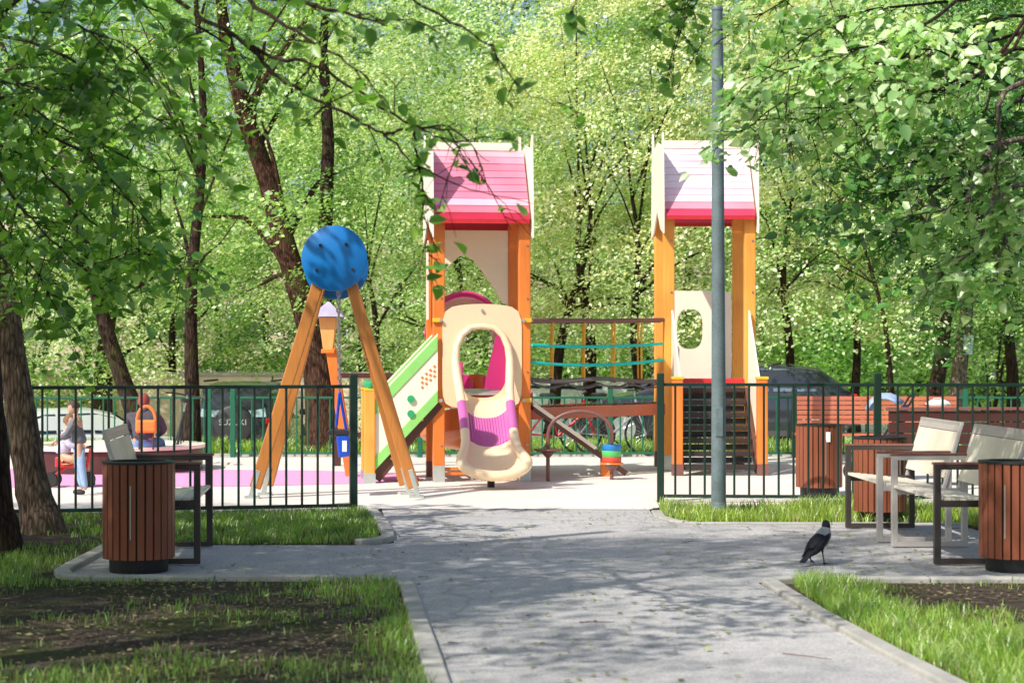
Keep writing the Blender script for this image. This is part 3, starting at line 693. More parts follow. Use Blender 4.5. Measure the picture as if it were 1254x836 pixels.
# --- rope bridge between the towers (thing of its own)
br = empty('rope_bridge', (.25, 23.6, 0)); tag(br, 'rope bridge with teal and yellow ropes joining the two towers', 'rope bridge')
def Lb(x, y, z): return Vector((x, y, z)) - Vector((.25, 23.6, 0))
PA = lambda z, o=0: Lb(.25, 23.55 + o, z); PB = lambda z, o=0: Lb(2.05, 25.25 + o, z)
for o in (0, .75):
    MB().tube([PA(2.0, o), PA(2.0, o).lerp(PB(2.04, o), .5) + Vector((0, 0, -.01)), PB(2.04, o)], .028, 10).build('hand_rail', M['brown_pipe'], br, smooth=True)
    MB().beam(PA(.83, o), PB(.84, o), .15, .06, (0, 1, 0)).build('walkway_beam', M['slat_red'] if o == 0 else M['slat_dark'], br, bevel=.006)
    for z0_, sag in ((1.69, .03), (1.47, .05)):
        MB().tube([PA(z0_, o).lerp(PB(z0_ + .03, o), t) + Vector((0, 0, -sag * 4 * t * (1 - t))) for t in [i / 10 for i in range(11)]], .019, 8).build('teal_rope', M['rope_teal'], br, smooth=True)
    MB().tube([PA(1.25, o).lerp(PB(1.22, o), t) + Vector((0, 0, -.02 * math.sin(t * 9))) for t in [i / 20 for i in range(21)]], .024, 8).build('net_rope', M['rope_dark'], br, smooth=True)
    MB().tube([PA(1.21, o).lerp(PB(1.18, o), t) + Vector((0, .02, -.06 * abs(math.sin(t * 12.6)))) for t in [i / 30 for i in range(31)]], .011, 8).build('net_rope', M['rope_dark'], br, smooth=True)
    for t in (.15, .385, .61, .82):
        a = PA(2.0, o).lerp(PB(2.04, o), t); c = PA(1.25, o).lerp(PB(1.22, o), t) + Vector((random.uniform(-.01, .01), 0, 0))
        MB().tube([a, a.lerp(c, .5) + Vector((random.uniform(-.01, .01), 0, 0)), c], .013, 6).build('yellow_rope', M['rope_yellow'], br, smooth=True)
        MB().lathe([(.0, -.03), (.026, -.02), (.026, .02), (0, .03)], 8, c).build('rope_clamp', M['rope_dark'], br, smooth=True)
for i in range(13):
    t = (i + .5) / 13; p = PA(.905, .37).lerp(PB(.91, .37), t); MB().box(p, (.10, .70, .03), Euler((0, 0, R(43))).to_matrix() if False else None).build('walkway_plank', M['slat_dark'], br, bevel=.004)

# --- climbing pole between tower and ground
cp = empty('balance_beam', (.25, 23.3, 0)); tag(cp, 'slanting cream and brown balance beam leading down from left tower', 'balance beam')
p0, p1 = Vector((0.0, .05, .92)), G(765, 583) - Vector((.25, 23.3, 0)) + Vector((0, 0, .05))
MB().beam(p0, p1, .07, .10, (0, 1, 0)).build('beam', M['brown'], cp, bevel=.006)
off = Vector((.02, -.062, .035)); MB().beam(p0 + off, p0.lerp(p1, .66) + off, .045, .02, (0, 1, 0)).build('beam_top', M['cream_pale'], cp, bevel=.004)
MB().box(p0.lerp(p1, .80) * 1.0 + Vector((0, .04, -.12)), (.16, .10, .28)).build('foot_block', M['post'], cp, bevel=.01)

# --- play tables with arch
pt = empty('play_arch', (G(710, 589))); tag(pt, 'brown arch tube on two small round tables with striped drum', 'play arch')
c0 = G(710, 589); pa = G(671, 590) - c0; pb = G(749, 588) - c0; k = FPX / c0.y
for p, hz, rd in ((pa, .385, .18), (pb, .20, .15)):
    MB().tube([p, p + Vector((0, 0, hz))], .024, 12).build('stem', M['brown_pipe'], pt, smooth=True)
    MB().lathe([(0, hz - .09), (.03, hz - .08), (.09, hz - .012), (0, hz - .011)], 16, p).build('stem_flare', M['brown_pipe'], pt, smooth=True)
    MB().lathe([(rd - .01, hz), (rd, hz + .008), (rd - .008, hz + .022), (0, hz + .022)], 28, p).build('table_plate', M['brown_pipe'] if rd > .16 else M['coil'], pt, smooth=True)
zt = 1.55 - (503 - YH) / k
ap = [Vector((pa.x + .0, pa.y, .40))] + [Vector(((pa.x + pb.x) / 2 - (pb.x - pa.x) / 2 * math.cos(R(a)), pa.y, .52 + (zt - .52) * math.sin(R(a)) ** .75)) for a in range(8, 173, 12)] + [Vector((pb.x, pb.y, .40))]
MB().tube(ap, .024, 12).build('arch_tube', M['brown_pipe'], pt, smooth=True)
for i, (mt) in enumerate((m_plain('drum red', (.70, .10, .05, 1)), m_plain('drum green', (.12, .60, .16, 1)), m_plain('drum blue', (.02, .22, .60, 1)))):
    z = .223 + i * .075; MB().lathe([(.115, z), (.122, z + .008), (.122, z + .067), (.115, z + .0745), (0, z + .0745)], 24, pb).build('drum_band', mt, pt, smooth=True)

# ------------------------------------------------------------------ swing with blue disc
SB = Vector((-1.93, 20.45, 0)); sw = empty('swing', SB, R(3)); tag(sw, 'wooden A-frame swing topped by a big blue disc', 'swing')
kk = FPX / 20.45; HZ = 1.55 + (YH - 317) / kk
def disc(y, dz, name='disc', dx=0):
    bm = MB(); n = 40; vs = []
    for rr_, yy in ((.345, y + .02), (.356, y + .012), (.356, y - .012), (.345, y - .02)):
        vs += [(dx + rr_ * math.cos(2 * math.pi * i / n), yy, HZ + dz + rr_ * math.sin(2 * math.pi * i / n)) for i in range(n)]
    bm.add(vs, [(j * n + i, j * n + (i + 1) % n, (j + 1) * n + (i + 1) % n, (j + 1) * n + i) for j in range(3) for i in range(n)] + [tuple(range(n)), tuple(range(3 * n, 4 * n))])
    return bm.build(name, M['blue'], sw, smooth=True)
d1 = disc(-.10, 0); d2 = disc(.42, -.075, dx=.0)
for dx_, dz_ in ((-.15, .14), (.13, .15), (-.19, -.13), (.20, -.12)):
    MB().tube([(dx_, -.125, HZ + dz_), (dx_, -.135, HZ + dz_)], .018, 10).build('bolt_cap', M['black'], d1, smooth=True)
MB().tube([(0, -.06, HZ - .06), (0, .42, HZ - .09)], .05, 12).build('hub', M['steel'], sw, smooth=True)
for sx in (-1, 1):
    for y, e in ((-.03, 0), (.34, .10)):
        a = Vector((sx * .155, y, HZ - .20)); f_ = Vector((sx * (.86 - e), y + e, .0))
        a2 = a.lerp(f_, -.06); MB().beam(a2, f_ + Vector((0, 0, .12)), .128, .09, (0, 1, 0)).build('leg', M['leg_wood'], sw, bevel=.012)
        d = (f_ - a).normalized(); q = f_ - d * .33
        MB().beam(q + Vector((sx * .055, -.0, 0)), f_ + Vector((sx * .055, 0, 0)), .05, .10, (0, 1, 0)).build('foot_plate', M['steel'], sw, bevel=.004)
        MB().box(f_ + Vector((sx * .03, 0, .02)), (.16, .12, .03)).build('foot_plate', M['steel'], sw)
def chain(a, b, name, parent, m):
    bm = MB(); a = Vector(a); b = Vector(b); L = (b - a).length; n = int(L / .045)
    for i in range(n):
        p = a.lerp(b, (i + .5) / n); s = .018
        pts = [p + (Vector((s * math.cos(t), 0, .03 * math.sin(t))) if i % 2 else Vector((0, s * math.cos(t), .03 * math.sin(t)))) for t in [2 * math.pi * q / 8 for q in range(9)]]
        bm.tube(pts, .006, 5, cap=False)
    return bm.build(name, m, parent, smooth=True)
for y in (.06, .34):
    chain((0.03, y, HZ - .12), (.045, y, 1.15), 'chain', sw, M['chain'])
    MB().tube([(.045, y, 1.16), (.01, y - .02, .78)], .012, 8).build('seat_strap', M['blue_seat'], sw, smooth=True)
    MB().tube([(.045, y, 1.16), (.12, y + .02, .72)], .012, 8).build('seat_strap', M['blue_seat'], sw, smooth=True)
st = MB().prism([(-.13, .72), (-.11, .745), (.08, .745), (.12, .72), (.12, .69), (-.12, .69)], lambda u, v, q: (u + .04, .02 + q, v), .36).build('seat', M['black'], sw, bevel=.008)
MB().prism([(-.02, .69), (.12, .70), (.14, .46), (.01, .44)], lambda u, v, q: (u + .03, .03 + q, v), .34).build('seat_bucket', M['blue_seat'], sw, bevel=.02)
MB().box((.105, .026, .57), (.05, .006, .12)).build('seat_mark', M['white'], sw)

# lantern shaped post
lf = G(430, 584); lt = empty('lantern_post', lf); tag(lt, 'slanting orange post carrying a lantern box with lilac roof', 'lantern post')
tp = D(405, 425, lf.y - .15) - lf
MB().beam((0, 0, 0), tp, .13, .11, (0, 1, 0)).build('post', M['post'], lt, bevel=.01)
def frus(c, r0, r1, z0, z1, n=4):
    vs = [Vector(c) + Vector((r * math.cos(math.pi / 4 + i * math.pi / 2), r * math.sin(math.pi / 4 + i * math.pi / 2), z)) for r, z in ((r0, z0), (r1, z1)) for i in range(4)]
    return vs, [(0, 1, 2, 3), (4, 7, 6, 5)] + [(i, (i + 1) % 4, 4 + (i + 1) % 4, 4 + i) for i in range(4)]
MB().add(*frus(tp + Vector((-.03, 0, 0)), .085, .16, -.05, .38)).build('lantern_box', M['orange_plain'], lt, bevel=.01)
MB().add(*frus(tp + Vector((-.03, 0, 0)), .30, .02, .385, .58)).build('lantern_roof', M['roofgrey'], lt, bevel=.006)
MB().box(tp + Vector((-.03, 0, -.05)), (.17, .17, .05)).build('lantern_collar', M['post'], lt, bevel=.006)
# low brown rail behind stairs (far play element)
rl = empty('brown_railing', D(445, 560, 26.5) * Vector((1, 1, 0)) if False else (-2.1, 26.4, 0)); tag(rl, 'brown wooden railing behind the green bordered stairs', 'railing')
for x in (-.35, .35, 1.05): MB().box((x, 0, .66), (.09, .09, 1.32)).build('post', M['slat_dark'], rl, bevel=.006)
for z in (1.28, .45): MB().box((.35, -.05, z), (1.6, .03, .07)).build('rail', M['slat_dark'], rl, bevel=.004)

# ------------------------------------------------------------------ round sandbox bench, far benches
sb = empty('sandbox', (-5.45, 25.6, .01)); tag(sb, 'low round maroon sandbox with pale rim behind the left fence', 'sandbox')
MB().lathe([(1.22, 0), (1.22, .30), (1.02, .30), (1.02, .02)], 48).build('wall', M['slat_dark'], sb, smooth=True)
MB().lathe([(1.26, .30), (1.26, .345), (.95, .345), (.95, .30), (1.26, .2999)], 48).build('rim', M['cream_pale'], sb, smooth=True)
MB().lathe([(1.01, .10), (0, .14)], 32).build('sand', M['concrete'], sb, smooth=True)

def far_bench(name, loc, rz, L, label, zs, mat, cap=None, seat=True):
    r = empty(name, loc, rz); tag(r, label, 'bench')
    n, z0, z1 = zs; h = (z1 - z0) / n
    for i in range(n):
        MB().box((L / 2, -.02 + .02 * i / n, z0 + h * (i + .5)), (L, .03, h - .012)).build('back_slat', mat, r, bevel=.004)
    if cap: MB().box((L / 2, -.0, z1 + .02), (L + .04, .10, .035)).build('cap_rail', cap, r, bevel=.006)
    for i in range(4): MB().box((L / 2, .10 + i * .11, .43), (L, .095, .03)).build('seat_slat', mat, r, bevel=.004)
    for x in (.15, L - .15):
        MB().box((x, .02, z1 / 2 - .02), (.06, .05, z1 - .05)).build('leg', M['liner'], r); MB().box((x, .44, .205), (.06, .05, .41)).build('leg', M['liner'], r)
    return r
far_bench('park_bench', ((976 - CX) / FPX * 26.5, 26.5, .01), 0, 2.25, 'red slatted bench seen from behind beyond the sticker bin', (6, .58, .98), M['slat_red'])
far_bench('park_bench', ((1088 - CX) / FPX * 22.2, 22.2, .01), R(1), 2.9, 'long maroon board bench with pale top behind the right fence', (4, .36, .90), M['slat_dark'], M['brown_pipe'])
bgp = D(1150, 494, 22.25); bgo = empty('carrier_bag', (bgp.x, 22.3, .96)); tag(bgo, 'small white bag lying on top of the long maroon bench', 'bag')
V = MB(); V.lathe([(0, 0), (.07, .0), (.085, .02), (.075, .05), (.04, .075), (.0, .07)], 14, (0, 0, 0), 1.8, .55); o = V.build('bag_body', M['white'], bgo, smooth=True)
MB().tube([(-.08, 0, .04), (-.05, 0, .09), (.03, 0, .09), (.07, 0, .04)], .005, 6).build('handle', M['white'], bgo, smooth=True)

# stroller beside the maroon bench
fab = m_plain('blue grey checked fabric', (.30, .40, .58, 1), .8, var=.35, scale=22); fab2 = m_plain('dark navy fabric', (.03, .05, .10, 1), .8, var=.3, scale=14)
so_ = empty('stroller', (4.62, 23.4, .01), R(-20)); tag(so_, 'pushchair with blue grey canopy parked beyond the fence post', 'stroller')
V = []; n = 10
bm = MB()
for j in range(7):
    a = R(35 + j * 22)
    for i in range(n):
        y = -.2 + .4 * i / (n - 1); rr_ = .27 * (1 - .25 * (2 * i / (n - 1) - 1) ** 2); V.append((math.cos(a) * rr_ + .04, y, .82 + math.sin(a) * rr_))
bm.add(V, [(j * n + i, j * n + i + 1, (j + 1) * n + i + 1, (j + 1) * n + i) for j in range(6) for i in range(n - 1)])
ca = bm.build('canopy', fab, so_, smooth=True); s_ = ca.modifiers.new('s', 'SOLIDIFY'); s_.thickness = .012
MB().prism([(-.30, .45), (-.32, .55), (-.15, .52), (.12, .60), (.26, .95), (.31, .93), (.20, .50), (.10, .40)], lambda u, v, q: (u, -.18 + q, v), .36).build('seat', fab2, so_, bevel=.03)
for y in (-.23, .23):
    MB().tube([(.36, y, 1.05), (.26, y, .88), (-.05, y, .42), (-.33, y, .12)], .014, 8).build('frame_tube', M['liner'], so_, smooth=True)
    MB().tube([(.14, y, .66), (.22, y, .12)], .014, 8).build('frame_tube', M['liner'], so_, smooth=True)
    for x in (-.34, .23):
        bm = MB(); bm.tube([(x + .10 * math.cos(t), y, .12 + .10 * math.sin(t)) for t in [2 * math.pi * q / 20 for q in range(21)]], .018, 8, cap=False)
        for q in range(5): bm.tube([(x, y, .12), (x + .1 * math.cos(q * 1.257), y, .12 + .1 * math.sin(q * 1.257))], .006, 4)
        bm.build('wheel', M['black'], so_, smooth=True)
MB().tube([(.36, -.23, 1.05), (.39, -.1, 1.06), (.39, .1, 1.06), (.36, .23, 1.05)], .018, 8).build('handle', M['black'], so_, smooth=True)

# ------------------------------------------------------------------ bicycles
def bicycle(loc, rz, label, col, lean=0.0, grp='bicycles standing near the playground'):
    r = empty('bicycle', loc, rz); r.rotation_euler = (lean, 0, rz); tag(r, label, 'bicycle', grp)
    fm = m_plain('bicycle paint', col, .35, .2, var=.05)
    for x in (-.5, .52):
        bm = MB(); bm.tube([(x + .32 * math.cos(t), 0, .335 + .32 * math.sin(t)) for t in [2 * math.pi * q / 36 for q in range(37)]], .019, 8, cap=False); wh = bm.build('wheel', M['black'], r, smooth=True)
        bm = MB()
        for q in range(18): a = q * math.pi / 9; bm.tube([(x, .02 if q % 2 else -.02, .335), (x + .30 * math.cos(a), 0, .335 + .30 * math.sin(a))], .0022, 3)
        bm.tube([(x, -.05, .335), (x, .05, .335)], .02, 8); bm.build('spokes', M['chain'], wh)
    bm = MB(); bb = (-.05, 0, .30); st_ = (-.17, 0, .78); hd_ = (.36, 0, .80); hb = (.39, 0, .68)
    for a, c_, q in ((bb, st_, .015), (st_, hd_, .015), (bb, hb, .019), (bb, (-.5, .05, .335), .011), (bb, (-.5, -.05, .335), .011), (st_, (-.5, .04, .335), .01), (st_, (-.5, -.04, .335), .01), ((.35, 0, .86), hb, .02), (hb, (.52, .05, .335), .012), (hb, (.52, -.05, .335), .012)): bm.tube([a, c_], q, 8)
    bm.build('frame', fm, r, smooth=True)
    MB().tube([st_, (-.20, 0, .90)], .012, 8).build('seat_post', M['chain'], r, smooth=True)
    sd = MB(); sd.lathe([(0, -.02), (.07, -.02), (.085, .01), (.06, .035), (0, .035)], 14, (-.22, 0, .93), 1.6, .95); sd.build('saddle', M['black'], r, smooth=True)
    MB().tube([(.35, 0, .86), (.33, 0, .98), (.37, 0, 1.0)], .013, 8).build('stem', M['chain'], r, smooth=True)
    MB().tube([(.27, -.30, .99), (.36, -.18, 1.0), (.37, 0, 1.0), (.36, .18, 1.0), (.27, .30, .99)], .012, 8).build('handlebar', M['black'], r, smooth=True)
    MB().lathe([(.09, -.006), (.09, .006)], 18, bb).build('chainring', M['chain'], r)
    for sy in (-1, 1): MB().tube([(bb[0], sy * .06, bb[2]), (bb[0] + sy * .12, sy * .07, bb[2] - sy * .11), (bb[0] + sy * .12, sy * .15, bb[2] - sy * .11)], .011, 6).build('pedal', M['black'], r, smooth=True)
    return r
bicycle((-4.73, 26.3, .01), R(99), 'dark bicycle seen end-on leaning beside the seated person', (.03, .03, .03, 1), R(10))
bicycle((.75, 28.95, .02), R(8), 'red bicycle parked at the far fence under the rope bridge', (.45, .02, .02, 1), R(5))
bicycle((1.55, 29.0, .02), R(-12), 'grey bicycle beside the far fence close to the right tower', (.35, .36, .40, 1), R(-4))

# ------------------------------------------------------------------ cars
RUB = M['black']; GLASS = None
def m_glass(name, tint=(.05, .06, .075, 1), sp=.9):
    t = NT(name); return t.principled(tint, .06, 0, None, sp, 0)
GL = m_glass('car glass'); GLB = m_glass('dark teal car glass', (.02, .035, .045, 1), .15)
LIGHT_R = m_plain('red tail lamp', (.5, .01, .015, 1), .2, coat=.5); LIGHT_W = m_plain('clear head lamp', (.75, .78, .8, 1), .12, coat=.6)
def car(loc, rz, label, col, kind='hatch', L=4.3, W=1.75, H=1.5, glass=None, spare=False, rough=.25):
    """x forward, y left; origin on ground at centre"""
    r = empty('parked_car', loc, rz); tag(r, label, 'car', 'cars parked behind the playground')
    paint = m_plain('car paint', col, rough, .3, var=.04, coat=.8, bump=0); gl = glass or GL
    h = L / 2; k = H / 1.5; clr = .20 * k if kind != 'suv' else .28
    if kind == 'suv': S = [(-h, .42, .95, .95), (-h + .06, .36, 1.02, 1.50), (-h + .22, .30, 1.03, 1.66), (-h + 1.2, .28, 1.03, 1.72), (h - 1.95, .28, 1.02, 1.70), (h - 1.62, .28, 1.01, 1.60), (h - 1.12, .28, 1.0, 1.03), (h - .5, .3, .96, .98), (h - .12, .34, .86, .88), (h, .45, .66, .68)]
    elif kind == 'wagon': S = [(-h, .45, .85, .85), (-h + .10, .34, .95, 1.00), (-h + .30, .26, .96, 1.18), (-h + .62, .22, .96, 1.40), (-h + 1.3, .2, .95, 1.49), (h - 2.2, .2, .94, 1.50), (h - 1.75, .2, .93, 1.40), (h - 1.12, .2, .92, .98), (h - .5, .22, .84, .86), (h - .12, .28, .72, .74), (h, .40, .56, .58)]
    elif kind == 'van': S = [(-h, .4, 1.1, 1.1), (-h + .05, .30, 1.15, 1.85), (-h + .25, .28, 1.15, 1.95), (h - 1.6, .28, 1.15, 1.95), (h - 1.2, .28, 1.13, 1.80), (h - .75, .28, 1.08, 1.12), (h - .3, .3, .95, .97), (h - .05, .38, .75, .77), (h, .45, .6, .62)]
    else: S = [(-h, .45, .84, .84), (-h + .08, .34, .92, .97), (-h + .35, .26, .93, 1.34), (-h + .8, .22, .93, 1.46), (h - 2.2, .2, .92, 1.48), (h - 1.75, .2, .91, 1.38), (h - 1.15, .2, .90, .96), (h - .5, .22, .84, .86), (h - .12, .28, .72, .74), (h, .40, .56, .58)]
    hk = H / max(s[3] for s in S); S = [(x, a * hk, b_ * hk, c * hk) for x, a, b_, c in S]
    rows = []
    for i, (x, zb, zm, zt) in enumerate(S):
        e = min(1, .80 + .20 * min(1, (h - abs(x)) / .45)); wb = W / 2 * e; cab = (zt - zm) > .08
        wt = wb * (.80 if cab else .86)
        rows.append([(x, 0, zb), (x, wb * .86, zb), (x, wb * .98, zb + .10), (x, wb, zb + (zm - zb) * .55), (x, wb * .965, zm - .02), (x, wb * .93, zm + .01), (x, wb * .5 + wt * .5, zm + (zt - zm) * .5), (x, wt, zt - .05 * (1 if cab else .3)), (x, wt * .72, zt), (x, 0, zt + .012)])
    n = len(rows[0]); V = []
    for rw in rows: V += rw + [(x, -y, z) for x, y, z in rw[1:-1][::-1]]
    m = 2 * n - 2; F = [(i * m + j, i * m + (j + 1) % m, (i + 1) * m + (j + 1) % m, (i + 1) * m + j) for i in range(len(S) - 1) for j in range(m)]
    F += [tuple(range(m)), tuple(range((len(S) - 1) * m, len(S) * m))]
    bm = MB(); bm.add(V, F); bd = bm.build('body', paint, r, smooth=True)
    bv = bd.modifiers.new('b', 'BEVEL'); bv.width = .03; bv.segments = 2; bv.limit_method = 'ANGLE'; bv.angle_limit = R(35)
    # side glass
    def side(x, f, s):   # point on cabin side at length x, fraction f of glass height
        for a, c in zip(rows, rows[1:]):
            if a[0][0] <= x <= c[0][0] + 1e-6:
                t = (x - a[0][0]) / (c[0][0] - a[0][0]); A = Vector(a[5]).lerp(Vector(c[5]), t); B = Vector(a[7]).lerp(Vector(c[7]), t); P = A.lerp(B, f)
                return Vector((P.x, s * (P.y + .012), P.z))
    cx = [s[0] for s in S if s[3] - s[2] > .3 * hk]; x0, x1 = cx[0] + .10, cx[-1] + .30
    segs = [(x0 + (x1 - x0) * a, x0 + (x1 - x0) * c) for a, c in ((0, .27), (.30, .62), (.65, .98))]
    for s in (-1, 1):
        for a, c in segs:
            q = MB(); nn = 7; vs = []
            for i in range(nn):
                x = a + (c - a) * i / (nn - 1)
                vs += [side(x, .06, s), side(x, .50, s) + Vector((0, s * .004, 0)), side(x, .90, s)]
            q.add(vs, [(i * 3 + j, i * 3 + j + 1, i * 3 + j + 4, i * 3 + j + 3) for i in range(nn - 1) for j in range(2)])
            q.build('side_window', gl, r, smooth=True)
    # front and rear glass
    def endglass(i0, i1, f0, f1, nm):
        A, B = rows[i0], rows[i1]; q = MB(); vs = []
        d = (Vector(B[9]) - Vector(A[9])); nrm = Vector((-d.z, 0, d.x)).normalized(); nrm = nrm if nrm.z > 0 else -nrm
        for f in (f0, f1):
            for s in (-.92, -.5, 0, .5, .92):
                wA, wB = A[7][1], B[7][1]; y = s * (wA + (wB - wA) * f)
                z = A[9][2] + (B[9][2] - A[9][2]) * f - (.035 * s * s); vs.append(Vector((A[0][0] + (B[0][0] - A[0][0]) * f, y, z)) + nrm * .03)
        q.add(vs, [(j, j + 1, j + 6, j + 5) for j in range(4)]); q.build(nm, gl, r, smooth=True)
    ib = [i for i, s in enumerate(S) if s[3] - s[2] > .3 * hk]
    endglass(ib[-1], ib[-1] + 1, .04, .86, 'windscreen')
    xr = S[0][0]
    zr0, zr1 = S[ib[0]][2] + .06, S[ib[0]][3] - .12
    if kind in ('suv', 'van'):
        xx = S[ib[0]][0] - .05; q = MB(); q.add([(xx - .012, -W * .36, zr0), (xx - .012, W * .36, zr0), (xx + .06, W * .33, zr1), (xx + .06, -W * .33, zr1)], [(0, 1, 2, 3)]); q.build('rear_window', gl, r)
    else: endglass(ib[0] - 1, ib[0] if kind == 'hatch' else ib[0] + 1, .22 if kind == 'hatch' else .2, .9, 'rear_window')
    # wheels
    wr = .33 if kind != 'suv' else .36
    for x in (-h + .82, h - .85):
        for s in (-1, 1):
            yy = s * (W / 2 - .10)
            ar = MB(); ar.tube([(x, s * (W / 2 - .26), wr + .02), (x, s * (W / 2 + .006), wr + .02)], wr + .06, 28); ar.build('wheel_arch', M['liner'], r, smooth=True)
            ty = MB(); ty.lathe([(wr * .62, -.09), (wr * .93, -.10), (wr, -.07), (wr, .07), (wr * .93, .10), (wr * .62, .09)], 30); o = ty.build('wheel', RUB, r, smooth=True); o.rotation_euler = (R(90), 0, 0); o.location = (x, s * (W / 2 - .085), wr)
            rm = MB()
            zf = -.085 * s * 1.0
            for q in range(7):
                a = q * 2 * math.pi / 7; rm.tube([(0, 0, zf), (wr * .6 * math.cos(a), wr * .6 * math.sin(a), zf)], [.03, .02], 5)
            rm.lathe([(wr * .60, zf - .01), (wr * .66, zf - .01), (wr * .66, zf + .01), (wr * .60, zf + .01), (wr * .6, zf - .0101)], 28); rm.lathe([(0, zf - .012), (.05, zf - .012), (.05, zf + .012), (0, zf + .012)], 14)
            rm.build('rim', M['steel'], o, smooth=True)
            MB().lathe([(0, zf * .4), (wr * .62, zf * .4)], 20).build('hub_well', M['liner'], o)
    # lamps, bumpers, plates, mirrors
    for s in (-1, 1):
        zl = S[1][2] * .93
        MB().box((S[0][0] + .05, s * W * .40, zl), (.10, W * .10, .22 if kind in ('suv', 'van') else .13)).build('tail_light', LIGHT_R, r, bevel=.02)
        MB().box((h - .17, s * W * .33, S[-2][2] - .06), (.14, W * .17, .11)).build('headlight', LIGHT_W, r, bevel=.03)
        xm = cx[-1] + .35; MB().box((xm, s * (W / 2 + .07), S[-4][2] + .10), (.12, .16, .12)).build('mirror', paint, r, bevel=.03)
    MB().box((-h - .0, 0, .50 * hk), (.12, W * .84, .22)).build('rear_bumper', M['liner'] if kind == 'suv' else paint, r, bevel=.04)
    MB().box((h - .03, 0, .42 * hk), (.12, W * .78, .20)).build('front_bumper', M['liner'] if kind == 'suv' else paint, r, bevel=.04)
    MB().box((h - .04, 0, .60 * hk), (.05, W * .42, .11)).build('grille', M['liner'], r, bevel=.01)
    MB().box((-h - .065, 0, .52 * hk), (.01, .50, .11)).build('number_plate', M['white'], r)
    MB().box((h + .035, 0, .42 * hk), (.01, .50, .11)).build('number_plate', M['white'], r)
    if spare:
        c = Vector((-h - .02, -.02, .93)); sp = MB(); prof = [(0, -.11), (.30, -.11), (.345, -.09), (.365, -.04), (.365, .10), (.3, .12)]
        sp.lathe(prof, 36); o = sp.build('spare_wheel_cover', m_plain('spare cover', (.03, .03, .034, 1), .5), r, smooth=True); o.rotation_euler = (0, R(90), 0); o.location = c
        tx = bpy.data.curves.new('cover_lettering', 'FONT'); tx.body = 'SUZUKI'; tx.size = .15; tx.align_x = 'CENTER'; tx.align_y = 'CENTER'; tx.extrude = .002; tx.materials.append(M['steel'])
        tob = bpy.data.objects.new('tmp_text', tx); COL.objects.link(tob); bpy.context.view_layer.update()
        tme = bpy.data.meshes.new_from_object(tob.evaluated_get(bpy.context.evaluated_depsgraph_get())); bpy.data.objects.remove(tob)
        to = bpy.data.objects.new('cover_lettering', tme); COL.objects.link(to); to.parent = o; to.parent = r; to.location = c + Vector((-.116, 0, .04)); to.rotation_euler = (R(90), 0, R(-90))
        for s in (-1, 1): MB().tube([(-h + .5, s * W * .37, 1.74 * hk / 1.0), (h - 2.1, s * W * .37, 1.745 * hk)], .02, 8).build('roof_rail', M['liner'], r, smooth=True)
    return r
def cz(x, y): return (x, y, gz(x, y) + .006)
car(cz((873 - CX) / FPX * 32.8, 33.2), R(180), 'large dark wagon parked side-on behind the right tower', (.05, .055, .075, 1), 'wagon', 4.9, 1.85, 1.47, glass=m_glass('bluish car glass', (.16, .20, .27, 1)), rough=.14)  # paler glass tint stands in for reflections in the windows
car(cz(-5.05, 36.4), R(88), 'black off-road car with spare wheel cover on its back', (.030, .033, .040, 1), 'suv', 3.9, 1.7, 1.70, glass=m_glass('bright teal glass', (.34, .46, .48, 1), .5), spare=True)
car(cz(-8.75, 39), R(32), 'white hatchback parked at far left behind the children', (.85, .87, .88, 1), 'hatch', 4.0, 1.68, 1.46, glass=GLB)
car(cz(-4.55, 41.5), R(-72), 'dark car with white plate facing the playground behind the swing', (.05, .055, .06, 1), 'hatch', 4.2, 1.7, 1.45)
car(cz(.9, 40.6), R(172), 'white van seen through the rope bridge', (.80, .84, .88, 1), 'van', 4.8, 1.85, 1.95, glass=GLB)
car(cz(-13.8, 41), R(20), 'light blue car at the left edge behind the trunks', (.50, .60, .66, 1), 'hatch', 4.1, 1.7, 1.45, glass=GLB)

# ------------------------------------------------------------------ building far behind the trees
bd = empty('apartment_building', (-9, 74, -1.8)); tag(bd, 'pale beige building glimpsed low between the left trunks', 'building')
bw = m_plain('sunny beige plaster', (.72, .58, .44, 1), .9, var=.06, scale=.6)
MB().box((0, 4, 4.5), (58, 8, 9)).build('wall', bw, bd)
MB().box((0, 4, 9.15), (58.6, 8.6, .3)).build('roof', M['concrete'], bd)
for i in range(18):
    for j in range(3):
        x = -27 + i * 3.2; z = 1.9 + j * 2.8
        fr = MB().ring_plate([(x - .75, z - .75), (x + .75, z - .75), (x + .75, z + .75), (x - .75, z + .75)], [(x - .68, z - .68), (x + .68, z - .68), (x + .68, z + .68), (x - .68, z + .68)], lambda u, v, q: (u, -.05 + q, v), .08).build('window', M['white'], bd)
        MB().box((x, -.005, z), (1.36, .02, 1.36)).build('pane', GL, fr)

lw = empty('boundary_wall', (-21, 47.2, -1.75)); tag(lw, 'long low pale beige wall behind the cars at left', 'wall')
for i in range(8): MB().box((1.25 + i * 2.5, 0, 1.4), (2.47, .3, 2.8)).build('wall_panel', bw, lw, bevel=.02)
MB().box((10, 0, 2.85), (20.1, .4, .10)).build('coping', M['concrete'], lw, bevel=.02)
